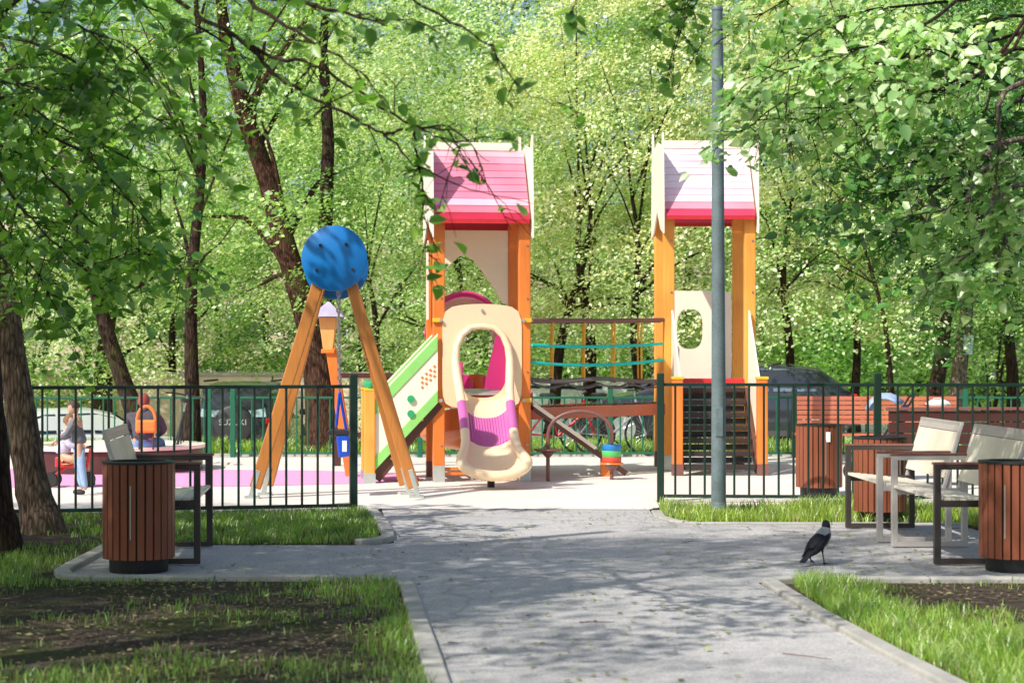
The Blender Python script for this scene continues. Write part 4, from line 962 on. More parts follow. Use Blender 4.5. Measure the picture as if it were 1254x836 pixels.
# ------------------------------------------------------------------ people
SKIN = m_plain('skin', (.60, .34, .24, 1), .5, var=.05); HAIR = m_plain('auburn hair', (.22, .05, .03, 1), .7, var=.3, scale=40)
JEANS = m_plain('blue jeans', (.13, .24, .50, 1), .85, var=.25, scale=25); HOOD = m_plain('charcoal hoodie', (.075, .07, .085, 1), .9, var=.25, scale=18)
def skin(name, chains, mat, parent, root=0, sub=2):
    """chains: list of lists of (pos, radius); first entries may share a position with an earlier chain"""
    vs, rs, es = [], [], []
    for ch in chains:
        prev = None
        for p, r_ in ch:
            p = Vector(p); idx = next((i for i, q in enumerate(vs) if (q - p).length < 1e-4), None)
            if idx is None: vs.append(p); rs.append(r_); idx = len(vs) - 1
            if prev is not None and prev != idx: es.append((prev, idx))
            prev = idx
    me = bpy.data.meshes.new(name); me.from_pydata([tuple(v) for v in vs], es, []); me.materials.append(mat)
    o = bpy.data.objects.new(name, me); COL.objects.link(o)
    if parent: o.parent = parent
    m = o.modifiers.new('skin', 'SKIN'); m.use_smooth_shade = True; m.branch_smoothing = .6
    for i, r_ in enumerate(rs):
        me.skin_vertices[0].data[i].radius = (r_, r_) if not isinstance(r_, tuple) else r_
    me.skin_vertices[0].data[root].use_root = True
    s = o.modifiers.new('sub', 'SUBSURF'); s.levels = sub; s.render_levels = sub
    return o
def head(parent, c, face, s=1.0, hair=HAIR, skinm=SKIN, hairlen=.0, cap=None):
    c = Vector(c); f = Vector(face).normalized(); up = Vector((0, 0, 1)); rt_ = f.cross(up).normalized(); up = rt_.cross(f)
    Mx = Matrix((rt_, f, up)).transposed()
    bm = bmesh.new(); bmesh.ops.create_icosphere(bm, subdivisions=3, radius=1)
    for v in bm.verts:
        x, y, z = v.co; jaw = .78 if z < -.2 else 1; v.co = Vector((x * .076 * (1 - .22 * max(0, -z)), y * .094 * (1 - .10 * max(0, -z)) + (.012 if z < 0 else 0), z * .118))
        n_ = math.exp(-((v.co.x / .012) ** 2 + ((v.co.z + .012) / .024) ** 2)); v.co.y += .022 * n_ if v.co.y > 0 else 0
        for sx in (-1, 1):
            e = math.exp(-(((v.co.x - sx * .032) / .014) ** 2 + ((v.co.z - .008) / .012) ** 2)); v.co.y -= .008 * e if v.co.y > 0 else 0
    for v in bm.verts: v.co = c + Mx @ (v.co * s)
    me = bpy.data.meshes.new('head'); bm.to_mesh(me); bm.free(); me.materials.append(skinm)
    for p in me.polygons: p.use_smooth = True
    o = bpy.data.objects.new('head', me); COL.objects.link(o); o.parent = parent
    for sx in (-1, 1):
        q = MB(); q.lathe([(0, -.012), (.012, -.006), (.014, .006), (0, .014)], 10, (0, 0, 0), 1, 1)
        q.v = [tuple(c + Mx @ (Vector((sx * .076 + z * .5, -.005 + x, y * 1.8)) * s)) for x, y, z in q.v]; q.build('ear', skinm, o, smooth=True)
        q = MB(); q.lathe([(0, -.006), (.008, 0), (0, .006)], 8); q.v = [tuple(c + Mx @ (Vector((sx * .032 + x, .080 + z, .010 + y * .6)) * s)) for x, y, z in q.v]; q.build('eye', M['black'], o, smooth=True)
    q = MB(); q.lathe([(0, -.004), (.018, 0), (0, .004)], 10); q.v = [tuple(c + Mx @ (Vector((x, .088 + z, -.052 + y * .28)) * s)) for x, y, z in q.v]; q.build('mouth', m_plain('lips', (.45, .12, .10, 1)), o, smooth=True)
    # hair cap
    bm = bmesh.new(); bmesh.ops.create_icosphere(bm, subdivisions=4, radius=1); dl = []
    for v in bm.verts:
        x, y, z = v.co; 
        if (y > .28 and z < .55) or (z < -.35 - hairlen * 3 and hairlen == 0) or (y > .05 and z < .0): dl.append(v); continue
        k_ = 1 + .03 * mnoise.noise(v.co * 9); v.co = Vector((x * .086 * k_, y * .103 * k_ - .004, z * .127 * k_ - (hairlen if z < -.2 else 0)))
    bmesh.ops.delete(bm, geom=dl, context='VERTS')
    for v in bm.verts: v.co = c + Mx @ (v.co * s)
    me = bpy.data.meshes.new('hair'); bm.to_mesh(me); bm.free(); me.materials.append(cap or hair)
    for p in me.polygons: p.use_smooth = True
    h_ = bpy.data.objects.new('hair' if not cap else 'cap', me); COL.objects.link(h_); h_.parent = parent
    return o
def hand(parent, wrist, d, palm_n, s=1.0):
    w_0 = Vector(wrist); d = Vector(d).normalized(); n = Vector(palm_n).normalized(); x = d.cross(n).normalized(); n = x.cross(d)
    P = lambda a, b, c: w_0 + (x * a + d * b + n * c) * s
    ch = [[(P(0, 0, 0), .022 * s), (P(0, .04, .004), (.034 * s, .016 * s)), (P(0, .08, .006), (.036 * s, .014 * s))]]
    skin('palm', ch, SKIN, parent, sub=1)
    for i, (a, L) in enumerate(((-.030, .068), (-.010, .078), (.010, .072), (.029, .056))):
        skin('finger', [[(P(a * .8, .07, .004), .009 * s), (P(a, .085 + L * .35, .010), .0085 * s), (P(a, .085 + L * .7, .026), .008 * s), (P(a, .085 + L * .85, .045), .007 * s)]], SKIN, parent, sub=1)
    skin('thumb', [[(P(-.025, .02, .004), .011 * s), (P(-.048, .05, .016), .010 * s), (P(-.05, .075, .03), .008 * s)]], SKIN, parent, sub=1)
def shoe(parent, p, d, m, s=1.0):
    p = Vector(p); d = Vector((d[0], d[1], 0)).normalized(); skin('shoe', [[(p + Vector((0, 0, .045 * s)), .046 * s), (p + d * .08 * s + Vector((0, 0, .042 * s)), .044 * s), (p + d * .17 * s + Vector((0, 0, .032 * s)), .034 * s)]], m, parent)
def person(loc, label, J, top, pants, s=1.0, hair=HAIR, face=(0, 1, 0), shoes=None, cap=None, hairlen=0, hood=False):
    """J: joints in local coordinates"""
    r = empty('person', loc); tag(r, label, 'person'); V_ = {k: Vector(v) * s for k, v in J.items()}; q = s
    hc = V_['head']; nk = V_['neck']
    body = [[(V_['pelvis'], .09 * q), (V_['waist'], .08 * q), (V_['chest'], .09 * q), (nk, .052 * q), (hc - Vector((0, 0, .06 * q)), .045 * q)]]
    for S_ in 'LR':
        body.append([(V_['chest'], .09 * q), (V_['sh' + S_], .052 * q), (V_['el' + S_], .038 * q), (V_['wr' + S_], .026 * q)])
        body.append([(V_['pelvis'], .09 * q), (V_['hip' + S_], .078 * q), (V_['kn' + S_], .052 * q), (V_['an' + S_], .036 * q)])
    skin('body', body, SKIN, r)
    skin('jacket', [[(V_['pelvis'] + (V_['waist'] - V_['pelvis']) * .2, .165 * q), (V_['waist'], .155 * q), (V_['chest'], .168 * q), (nk - (nk - V_['chest']) * .15, .065 * q)]] +
         [[(V_['chest'], .168 * q), (V_['sh' + S_], .072 * q), (V_['el' + S_], .056 * q), (V_['wr' + S_].lerp(V_['el' + S_], .06), .040 * q)] for S_ in 'LR'], top, r)
    if hood: skin('hood', [[(nk + Vector((0, 0, -.05 * q)) - Vector(face) * .03 * q, .09 * q), (nk - Vector(face) * .06 * q + Vector((0, 0, .01 * q)), .075 * q), (nk - Vector(face) * .08 * q + Vector((0, 0, -.08 * q)), .05 * q)]], top, r)
    skin('trousers', [[(V_['waist'].lerp(V_['pelvis'], .65), .13 * q), (V_['pelvis'], .135 * q)]] + [[(V_['pelvis'], .135 * q), (V_['hip' + S_], .10 * q), (V_['kn' + S_], .070 * q), (V_['an' + S_] + (V_['kn' + S_] - V_['an' + S_]) * .08, .052 * q)] for S_ in 'LR'], pants, r)
    head(r, hc, face, q, hair, SKIN, hairlen, cap)
    for S_ in 'LR':
        dd = (V_['wr' + S_] - V_['el' + S_]); hand(r, V_['wr' + S_], dd, J.get('palm', (0, 1, 0)), q)
        shoe(r, V_['an' + S_] - Vector((0, 0, .075 * q)), J.get('toe', (0, 1, 0)), shoes or M['black'], q)
    return r
# seated person seen from behind
pj = dict(pelvis=(0, 0, .44), waist=(0, .02, .60), chest=(.01, .08, .78), neck=(0, .13, .92), head=(-.01, .19, 1.02),
          shL=(-.19, .09, .84), shR=(.20, .09, .83), elL=(-.27, .22, .62), elR=(.27, .24, .62), wrL=(-.14, .44, .52), wrR=(.12, .45, .52),
          hipL=(-.11, .08, .42), hipR=(.11, .08, .42), knL=(-.15, .50, .44), knR=(.18, .50, .44), anL=(-.14, .56, .09), anR=(.18, .58, .09))
pp = D(181, 560, 25.0); person((pp.x, 24.60, -.0), 'person in charcoal hoodie and jeans sitting with back to us on the sandbox rim', pj, HOOD, JEANS, .93, hood=True, cap=m_plain('russet knitted cap', (.30, .07, .06, 1), .9, var=.2, scale=60))
# orange bag leaning against the back
ob = empty('shoulder_bag', (pp.x + .10, 24.38, .34)); tag(ob, 'bright orange bag with loop handle behind the seated person', 'bag')
OB = m_plain('orange fabric', (.95, .22, .04, 1), .7, var=.06)
MB().box((0, 0, .30), (.27, .10, .17)).build('bag_body', OB, ob, bevel=.03)
MB().tube([(.12 * math.cos(R(a)) * 1.0, 0, .37 + .19 * math.sin(R(a))) for a in range(0, 181, 12)], .020, 8).build('handle', OB, ob, smooth=True)
for sx in (-1, 1): MB().tube([(sx * .09, 0, .0), (sx * .09, 0, .23)], .012, 6).build('bag_foot', M['brown'], ob, smooth=True)

# child standing in grey jacket and light jeans
cj = dict(pelvis=(0, 0, .80), waist=(.0, .0, .95), chest=(-.02, .0, 1.15), neck=(-.05, 0, 1.33), head=(-.09, 0, 1.46),
          shL=(-.02, .16, 1.26), shR=(-.04, -.16, 1.26), elL=(-.14, .20, 1.02), elR=(-.16, -.20, 1.02), wrL=(-.33, .12, .92), wrR=(-.34, -.12, .92),
          hipL=(0, .09, .76), hipR=(0, -.09, .76), knL=(-.05, .10, .44), knR=(.07, -.10, .44), anL=(.04, .10, .08), anR=(.13, -.10, .08), palm=(0, 0, -1), toe=(-1, -.1, 0))
kp = G(97, 607); person((kp.x, kp.y, 0.015), 'child in grey jacket and pale jeans standing left of the near bin', cj, m_plain('grey jacket', (.16, .16, .19, 1), .85, var=.3, scale=14), m_plain('pale jeans', (.32, .45, .68, 1), .85, var=.15, scale=20), .66, hair=m_plain('dark brown hair', (.06, .04, .03, 1), .7), face=(-.8, -.1, -.35))
# child sitting on a scooter seat, white top and tan trousers
sj = dict(pelvis=(0, 0, .48), waist=(.01, 0, .62), chest=(.04, 0, .80), neck=(.08, 0, .95), head=(.11, 0, 1.07),
          shL=(.05, .16, .88), shR=(.04, -.16, .88), elL=(.16, .19, .68), elR=(.16, -.19, .68), wrL=(.34, .12, .66), wrR=(.34, -.12, .66),
          hipL=(.05, .10, .46), hipR=(.05, -.10, .46), knL=(.36, .14, .44), knR=(.34, -.13, .46), anL=(.34, .14, .09), anR=(.24, -.14, .09), palm=(0, 0, -1), toe=(1, -.1, 0))
kq = G(70, 600); person((kq.x - .02, kq.y + .35, .015), 'child in white and purple top with tan trousers riding at the left trunk', sj, m_plain('white purple top', (.62, .56, .78, 1), .8, var=.4, scale=9), m_plain('tan trousers', (.62, .42, .24, 1), .85, var=.15), .72, hair=m_plain('light brown hair', (.20, .11, .05, 1), .7), face=(1, -.3, -.1))
rd = empty('ride_on_scooter', (kq.x + .04, kq.y + .35, .015)); tag(rd, 'small red ride-on scooter under the child at left', 'scooter')
MB().beam((-.14, 0, .29), (.14, 0, .29), .13, .12, (0, 1, 0)).build('seat', M['red'], rd, bevel=.02)
MB().tube([(-.16, 0, .12), (0, 0, .25), (.22, 0, .22), (.28, 0, .48)], .022, 8).build('frame', M['red'], rd, smooth=True)
MB().tube([(.26, -.14, .47), (.28, 0, .48), (.26, .14, .47)], .014, 8).build('handlebar', M['black'], rd, smooth=True)
for x, y in ((-.18, -.1), (-.18, .1), (.24, 0)):
    q = MB(); q.lathe([(0, -.025), (.08, -.025), (.09, 0), (.08, .025), (0, .025)], 20); o = q.build('wheel', M['black'], rd, smooth=True); o.rotation_euler = (R(90), 0, 0); o.location = (x, y, .09)

# ------------------------------------------------------------------ hooded crow
CB = m_plain('black plumage', (.012, .013, .019, 1), .5, var=.5, scale=60, bump=.5, spec=.18); CG = m_plain('ash grey plumage', (.24, .26, .27, 1), .85, var=.2, scale=50, bump=.4)
gp = G(1005, 692); cr = empty('hooded_crow', (gp.x, gp.y, .008), R(42)); cr.scale = (.97, .97, .95); tag(cr, 'hooded crow with grey back and black head standing on the path', 'bird')
def loft(name, st, mat, parent, n=20, sub=1):
    bm = MB(); V = []
    for (c, w0, h0, tilt) in st:
        c = Vector(c); ax = Vector((math.cos(tilt), 0, math.sin(tilt))); up = Vector((-ax.z, 0, ax.x))
        for k in range(n):
            a = 2 * math.pi * k / n; V.append(c + Vector((0, 1, 0)) * w0 * math.cos(a) + up * h0 * math.sin(a))
    m = len(st); F = [(i * n + k, i * n + (k + 1) % n, (i + 1) * n + (k + 1) % n, (i + 1) * n + k) for i in range(m - 1) for k in range(n)] + [tuple(range(n)), tuple(range((m - 1) * n, m * n))]
    bm.add(V, F); return bm.build(name, mat, parent, smooth=True, sub=sub)
loft('body', [((-.125, 0, .125), .012, .010, R(40)), ((-.10, 0, .135), .034, .028, R(40)), ((-.06, 0, .155), .052, .046, R(42)), ((-.01, 0, .185), .062, .060, R(46)), ((.035, 0, .225), .060, .058, R(55)), ((.055, 0, .262), .044, .042, R(68)), ((.062, 0, .285), .032, .033, R(75))], CB, cr)
loft('mantle', [((-.005, 0, .198), .048, .044, R(46)), ((.018, 0, .212), .0625, .0605, R(52)), ((.036, 0, .228), .0635, .0615, R(57)), ((.050, 0, .250), .054, .052, R(64)), ((.060, 0, .272), .040, .039, R(70)), ((.063, 0, .290), .033, .032, R(75))], CG, cr)
loft('belly', [((-.055, 0, .135), .030, .020, R(20)), ((-.01, 0, .142), .046, .030, R(35)), ((.035, 0, .178), .050, .036, R(55)), ((.062, 0, .215), .040, .026, R(65))], CG, cr)
loft('head', [((.060, 0, .268), .034, .034, R(75)), ((.063, 0, .290), .0335, .034, R(65)), ((.072, 0, .312), .032, .033, R(35)), ((.090, 0, .320), .026, .026, R(5)), ((.104, 0, .318), .016, .017, R(-8)), ((.120, 0, .314), .010, .012, R(-12)), ((.145, 0, .306), .006, .007, R(-20)), ((.158, 0, .300), .0015, .002, R(-25))], CB, cr)
hdo = [o for o in kids(cr) if o.name.startswith('head')][0]; hdo.matrix_local = Matrix.Translation((.065, 0, 0)) @ Matrix.Rotation(R(42), 4, 'Z') @ Matrix.Translation((-.065, 0, 0))
for s in (-1, 1):
    w_m = MB(); st = [(.050, .220, .008, .026), (.02, .205, .026, .050), (-.03, .175, .036, .062), (-.09, .135, .036, .050), (-.14, .098, .008, .024), (-.185, .068, .004, .010)]
    V = []; n = 10
    for (x, z, t, hh) in st:
        for k in range(n):
            a = 2 * math.pi * k / n; V.append((x + math.sin(a) * hh * .45 - .004, s * (.040 * (1 if x > -.1 else .6) + .004 + t * math.cos(a) * .9) + s * .006, z + math.sin(a) * hh * 1.0))
    m = len(st); w_m.add(V, [(i * n + k, i * n + (k + 1) % n, (i + 1) * n + (k + 1) % n, (i + 1) * n + k) for i in range(m - 1) for k in range(n)] + [tuple(range(n)), tuple(range((m - 1) * n, m * n))])
    w_m.build('wing', CB, cr, smooth=True, sub=1)
    MB().lathe([(0, -.004), (.004, 0), (0, .004)], 8, (.088, s * .0255, .324)).build('eye', M['liner'], hdo, smooth=True)
loft('tail', [((-.10, 0, .128), .026, .012, R(38)), ((-.15, 0, .085), .028, .008, R(38)), ((-.21, 0, .038), .034, .005, R(36)), ((-.225, 0, .028), .028, .003, R(36))], CB, cr)
# breast bib
loft('bib', [((.062, 0, .205), .022, .014, R(60)), ((.082, 0, .235), .034, .020, R(70)), ((.085, 0, .262), .030, .018, R(80)), ((.078, 0, .285), .022, .016, R(85))], CB, cr)
def leg(px, py, pts, foot, fd):
    l = MB(); l.tube(pts, [.016, .010, .0048, .0045, .0045], 8); o = l.build('leg', CB, cr, smooth=True)
    f = MB(); p = Vector(pts[-1])
    for a in (-28, 0, 28, 180):
        d_ = Vector((math.cos(R(a)) * math.cos(fd), math.sin(R(a)), -math.sin(fd) * (1 if a != 180 else -.4))).normalized(); L = .045 if a != 180 else .028
        f.tube([p, p + d_ * L * .5 + Vector((0, 0, .004)), p + d_ * L], [.0045, .0038, .0018], 6)
    f.build('foot', CB, o, smooth=True)
leg(0, 0, [(-.005, -.028, .155), (-.018, -.03, .118), (-.012, -.030, .085), (.0, -.03, .04), (.006, -.03, .006)], 1, 0)
leg(0, 0, [(-.02, .028, .150), (-.05, .03, .112), (-.085, .03, .085), (-.085, .03, .055), (-.08, .03, .040)], 1, R(50))

# ------------------------------------------------------------------ trees
BK = m_bark('dark brown bark', (.020, .012, .009, 1), (.105, .066, .048, 1))
BKR = m_bark('reddish bark', (.03, .014, .009, 1), (.17, .085, .055, 1))
BKW = m_bark('warm brown bark', (.045, .028, .02, 1), (.36, .25, .18, 1))
BKG = m_bark('grey brown bark', (.07, .05, .04, 1), (.50, .39, .31, 1))
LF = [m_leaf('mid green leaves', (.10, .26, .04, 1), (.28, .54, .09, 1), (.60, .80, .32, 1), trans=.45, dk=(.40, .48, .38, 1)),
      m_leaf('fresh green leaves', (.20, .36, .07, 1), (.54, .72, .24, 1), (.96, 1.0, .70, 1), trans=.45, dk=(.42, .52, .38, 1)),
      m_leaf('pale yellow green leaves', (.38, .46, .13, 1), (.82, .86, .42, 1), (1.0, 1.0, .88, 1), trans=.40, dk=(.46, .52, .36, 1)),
      m_leaf('shade dark green leaves', (.02, .085, .015, 1), (.05, .18, .028, 1), (.14, .36, .055, 1), trans=.38)]  # darker copy: shade of far row and right boughs put into the colour
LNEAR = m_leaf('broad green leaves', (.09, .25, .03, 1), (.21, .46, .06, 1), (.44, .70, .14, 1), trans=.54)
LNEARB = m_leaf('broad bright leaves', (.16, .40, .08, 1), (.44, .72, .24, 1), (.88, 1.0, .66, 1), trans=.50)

def crown_mesh(seed, Rx, z0, z1, ncl, per, size, hang=0.0, cr=(.35, .75)):
    """clumps of leaves; every clump is a flattened, outward drooping spray whose leaves share a facing"""
    rg = np.random.default_rng(seed); C = []
    H = z1 - z0
    while len(C) < ncl:
        a = rg.uniform(0, 2 * np.pi); t = rg.uniform(0, 1); rad = (np.sin(np.pi * min(1, .16 + t * .82)) ** .5) * Rx * (1 - .22 * t)
        q = rg.uniform(.2, 1) ** .45; rr_ = rad * q * (1 + .25 * math.sin(a * 3 + seed) * math.sin(t * 9 + seed))
        C.append((rr_ * math.cos(a), rr_ * math.sin(a), z0 + H * t))
    C = np.array(C); P = []; N = []
    for c in C:
        r_ = rg.uniform(*cr); out = np.array([c[0], c[1], 0]); out = out / (np.linalg.norm(out) + .01)
        nc = np.array([0, 0, .8]) + out * rg.uniform(.0, .6) + np.array(SUN) * .9 + rg.normal(size=3) * .38; nc /= np.linalg.norm(nc)
        k = int(per * (r_ / np.mean(cr)) ** 2)
        for sub in range(3):      # several layered sprays per clump
            so = rg.normal(size=3) * r_ * np.array([.5, .5, .38]); kk_ = k // 3
            g = rg.normal(size=(kk_, 3)); g /= np.maximum(1, np.linalg.norm(g, axis=1) / 1.5)[:, None]; g *= r_ * .62
            g -= np.outer(g @ nc, nc) * .80
            g[:, 2] -= hang * np.linalg.norm(g[:, :2], axis=1)
            P.append(c + so + g); N.append(nc + rg.normal(size=(kk_, 3)) * .38)
    P = np.concatenate(P); N = np.concatenate(N)
    V, F = leaf_arrays(P, size * rg.uniform(.55, 1.25, len(P)), rg, kind='quad', droop=.5, N=N)
    return np_mesh('crown', V, F, LF[0]), C
PROTO = [crown_mesh(1, 3.0, 2.3, 9.5, 105, 190, .080, .25, (.35, .65)), crown_mesh(2, 2.7, 2.1, 9.0, 95, 190, .078, .35, (.3, .62)), crown_mesh(3, 3.3, 2.4, 10.0, 115, 190, .082, .25, (.35, .7)), crown_mesh(4, 2.4, 1.6, 7.0, 80, 150, .075, .3, (.3, .6)),
         crown_mesh(7, 2.9, 3.0, 9.5, 60, 75, .12, .1, (.3, .65)), crown_mesh(8, 3.3, .2, 9.5, 150, 190, .085, .3, (.35, .65)), crown_mesh(9, 3.1, .4, 10.0, 140, 190, .082, .35, (.35, .62))]
SHRUB = [crown_mesh(5, 1.5, .1, 2.6, 60, 60, .11), crown_mesh(6, 1.3, .05, 2.0, 50, 60, .10)]

def limbs(C, trunk_top, seed, n=14, r0=.07, zt=None):
    """crown limbs reaching from the trunk line to cluster centres"""
    rg = random.Random(seed); mb = MB(); idx = rg.sample(range(len(C)), min(n, len(C)))
    for i in idx:
        c = Vector(C[i]); z = max(2.8, c.z * rg.uniform(.5, .75)); a = trunk_top(z).copy(); m = a.lerp(c, .5) + Vector((rg.uniform(-.2, .2), rg.uniform(-.2, .2), rg.uniform(.0, .5)))
        q = r0 * rg.uniform(.6, 1.1); mb.tube([a, a.lerp(m, .5) + Vector((0, 0, .1)), m, c], [q, q * .75, q * .5, q * .15], 6)
    return mb
def tree(label, loc, proto, leafm, bark, r0=.16, lean=(0, 0), scale=1.0, rz=0.0, top=7.5, group='trees behind the playground', name='broadleaf_tree', flare=1.5, crown_off=(0, 0), pts=None, rs=None):
    r = empty(name, loc, 0); tag(r, label, 'tree', group)
    rg = random.Random(hash((round(loc[0], 2), round(loc[1], 2))))
    if pts is None:
        pts = []; rs = []; N = 12; ph = rg.uniform(0, 6)
        for i in range(N):
            t = i / (N - 1); z = t * top; w_1 = .10 * math.sin(ph + t * 7) * min(1, t * 2)
            pts.append(Vector((lean[0] * z + w_1, lean[1] * z + w_1 * .5, z - (.1 if i == 0 else 0)))); rs.append(r0 * ((flare - 1) * math.exp(-t * 14) + 1) * (1 - .72 * t))
    def at(z):
        for a, c in zip(pts, pts[1:]):
            if a.z <= z <= c.z: return a.lerp(c, (z - a.z) / (c.z - a.z))
        return pts[-1]
    tk = MB().tube(pts, rs, 14).build('trunk', bark, r, smooth=True)
    me, C = proto
    cr_ = bpy.data.objects.new('crown', me); COL.objects.link(cr_); cr_.parent = r; top_p = at(min(top, 4.5)) if pts is None else at(4.5)
    cr_.location = (top_p.x + crown_off[0], top_p.y + crown_off[1], 0); rz = (rz * .77 % 1 - .5) * 1.3; cr_.rotation_euler = (0, 0, rz); cr_.scale = (scale, scale, scale)
    cr_.material_slots[0].link = 'OBJECT'; cr_.material_slots[0].material = leafm
    Mx = Matrix.Translation(cr_.location) @ Matrix.Rotation(rz, 4, 'Z') @ Matrix.Scale(scale, 4)
    lm = limbs([Mx @ Vector(c) for c in C], at, rg.random(), 8, r0 * .28); l = lm.build('limbs', bark, r, smooth=True)
    return r

def bg(px, Y, lab, proto, leafm, bark=BK, r0=.16, lean=(0, 0), scale=1.0, rz=0.0, **k):
    if px > 440 and Y < 49: k.setdefault('top', 4.6); r0 *= .8
    x = (px - CX) / FPX * Y; return tree(lab, (x, Y, gz(x, Y)), PROTO[proto], leafm, bark, r0, lean, scale, rz, **k)
m0, m1, m2, m3 = LF
bg(186, 33.5, 'leaning dark trunk tree behind the seated person', 4, m0, BK, .17, (-.36, .05), .95, .3, crown_off=(.3, .8))
bg(236, 30.0, 'straight slim dark trunk tree left of the swing', 4, m0, BK, .13, (.012, 0), 1.0, 1.1, flare=1.2)
# big forked tree behind the swing
fx = G(395, 556); T4 = tree('thick forked reddish trunk tree right behind the swing', (fx.x, 30.0, 0), PROTO[2], m0, BKR, .27, group=None, scale=1.0, crown_off=(.6, 1.3),
    pts=[Vector((0, 0, -.1)), Vector((.0, 0, .3)), Vector((-.05, 0, 1.0)), Vector((-.12, 0, 1.75)), Vector((-.38, 0, 2.5)), Vector((-.62, 0, 3.3)), Vector((-.92, .0, 4.4)), Vector((-1.25, .1, 5.3)), Vector((-1.6, .2, 6.6)), Vector((-1.8, .3, 8))],
    rs=[.36, .30, .27, .25, .19, .175, .16, .145, .11, .06])
MB().tube([(-.08, .05, 1.3), (.02, .08, 2.2), (.0, .1, 3.5), (.05, .15, 5.0), (-.05, .2, 6.5), (.1, .2, 8)], [.17, .14, .12, .10, .08, .05], 12).build('second_trunk', BK, T4, smooth=True)
bg(128, 45, 'short thick dark trunk tree far behind the white car', 0, m1, BK, .30, (0, 0), 1.15, 2.2)
bg(20, 45, 'leafy tree behind the light blue car at the left edge', 2, m0, BK, .16, (0, .02), 1.15, .9)
bg(478, 37, 'leaning tree seen over the green bordered stairs', 0, m1, BK, .14, (-.13, 0), 1.05, 5.0)
bg(560, 40, 'bright tree framed by the left tower arch', 2, m1, BK, .16, (.0, 0), 1.1, .5)
bg(668, 35.0, 'dark trunk leaning right behind the rope bridge left half', 0, m1, BK, .17, (.17, 0), .95, 3.3)
bg(722, 36.0, 'dark double trunk tree behind the middle of the rope bridge', 1, m2, BK, .2, (-.03, 0), 1.1, 2.4)
bg(790, 34.5, 'pale flowering tree between the towers', 2, m2, BK, .15, (-.06, 0), .95, 1.4)
bg(965, 36.5, 'pale yellow green tree right of the right tower', 1, m2, BK, .14, (.0, 0), .98, .2)
bg(1046, 38, 'bright tree behind the dark wagon tail', 2, m2, BK, .13, (.0, 0), 1.0, 2.8)
bg(1102, 32.5, 'thin dark tree leaning left behind the fence post', 3, m1, BK, .075, (-.16, 0), 1.1, 2.0)
bg(1128, 31.5, 'dark leaning trunk left of the tree with the notice', 1, m3, BK, .19, (.23, 0), .9, 5.2)
nt_ = bg(1172, 33, 'brown trunk tree carrying a pale green notice', 2, m0, BKG, .22, (.04, 0), .95, 3.9)
MB().box((.14, -.235, 1.75), (.17, .02, .34), Euler((0, R(4), 0)).to_matrix()).build('notice', M['notice'], nt_, bevel=.003)
bg(1240, 35, 'green tree behind the maroon bench at the right edge', 0, m1, BK, .17, (0, 0), 1.05, 1.0)
for i, (px, Y, p, m_, s_, q, lab) in enumerate([(-40, 52, 2, m0, 1.35, 0, 'tall back row tree at the left edge'), (110, 54, 0, m1, 1.4, 1, 'tall back row tree above the white car'), (215, 50, 1, m1, 1.4, 2, 'tall back row tree above the seated person'),
        (330, 52, 2, m0, 1.35, 3, 'tall back row tree between slim and forked trunks'), (440, 50, 0, m1, 1.4, 4, 'tall back row tree right of the swing disc'), (530, 54, 1, m1, 1.5, 5, 'tall back row tree above the left tower left side'),
        (630, 50, 2, m0, 1.35, .6, 'tall back row tree above the left tower roof'), (735, 52, 0, m1, 1.4, 1.6, 'tall back row tree above the rope bridge'), (840, 50, 1, m0, 1.5, 2.6, 'tall back row tree above the right tower'),
        (930, 53, 2, m0, 1.4, 3.6, 'tall back row tree above the wagon'), (1030, 49, 0, m0, 1.4, 4.6, 'tall back row tree above the red slatted bench'), (1130, 52, 1, m0, 1.5, 5.6, 'tall back row tree above the pushchair'),
        (1225, 50, 2, m0, 1.35, 6.2, 'tall back row tree above the maroon bench'), (1330, 52, 0, m0, 1.4, .3, 'tall back row tree beyond the right edge')]):
    bg(px, Y, lab, (5 + i % 2) if px > 260 else p, m_, BK, .15, (0, 0), s_ * .93, q, top=7)
# third row seals the view
for i, px in enumerate([0, 170, 270, 390, 490, 590, 690, 790, 890, 985, 1085, 1180, 1270]):
    x = (px - CX) / FPX * 62; tree('dense tall tree in the farthest row', (x, 62, gz(x, 62)), PROTO[5 + i % 2 if px > 260 else i % 3], m0 if i % 3 else m3, BK, .18, (0, 0), 1.75, i * 1.3, 8, group='dense farthest row of trees')
def shrub(px, Y, i, m_, lab, s=1.0, rz=0):
    x = (px - CX) / FPX * Y; r = empty('shrub', (x, Y, gz(x, Y))); tag(r, lab, 'shrub', 'shrubs behind the parked cars')
    me, C = SHRUB[i]; o = bpy.data.objects.new('crown', me); COL.objects.link(o); o.parent = r; o.scale = (s, s, s); o.rotation_euler = (0, 0, rz); o.material_slots[0].link = 'OBJECT'; o.material_slots[0].material = m_
    mb = MB(); rg = random.Random(px)
    for k in range(6):
        c = Vector(C[k * 5]) * s; mb.tube([(0, 0, -.1), c * .5, c], [.03 * s, .02 * s, .006], 5)
    mb.build('stems', BK, r, smooth=True)
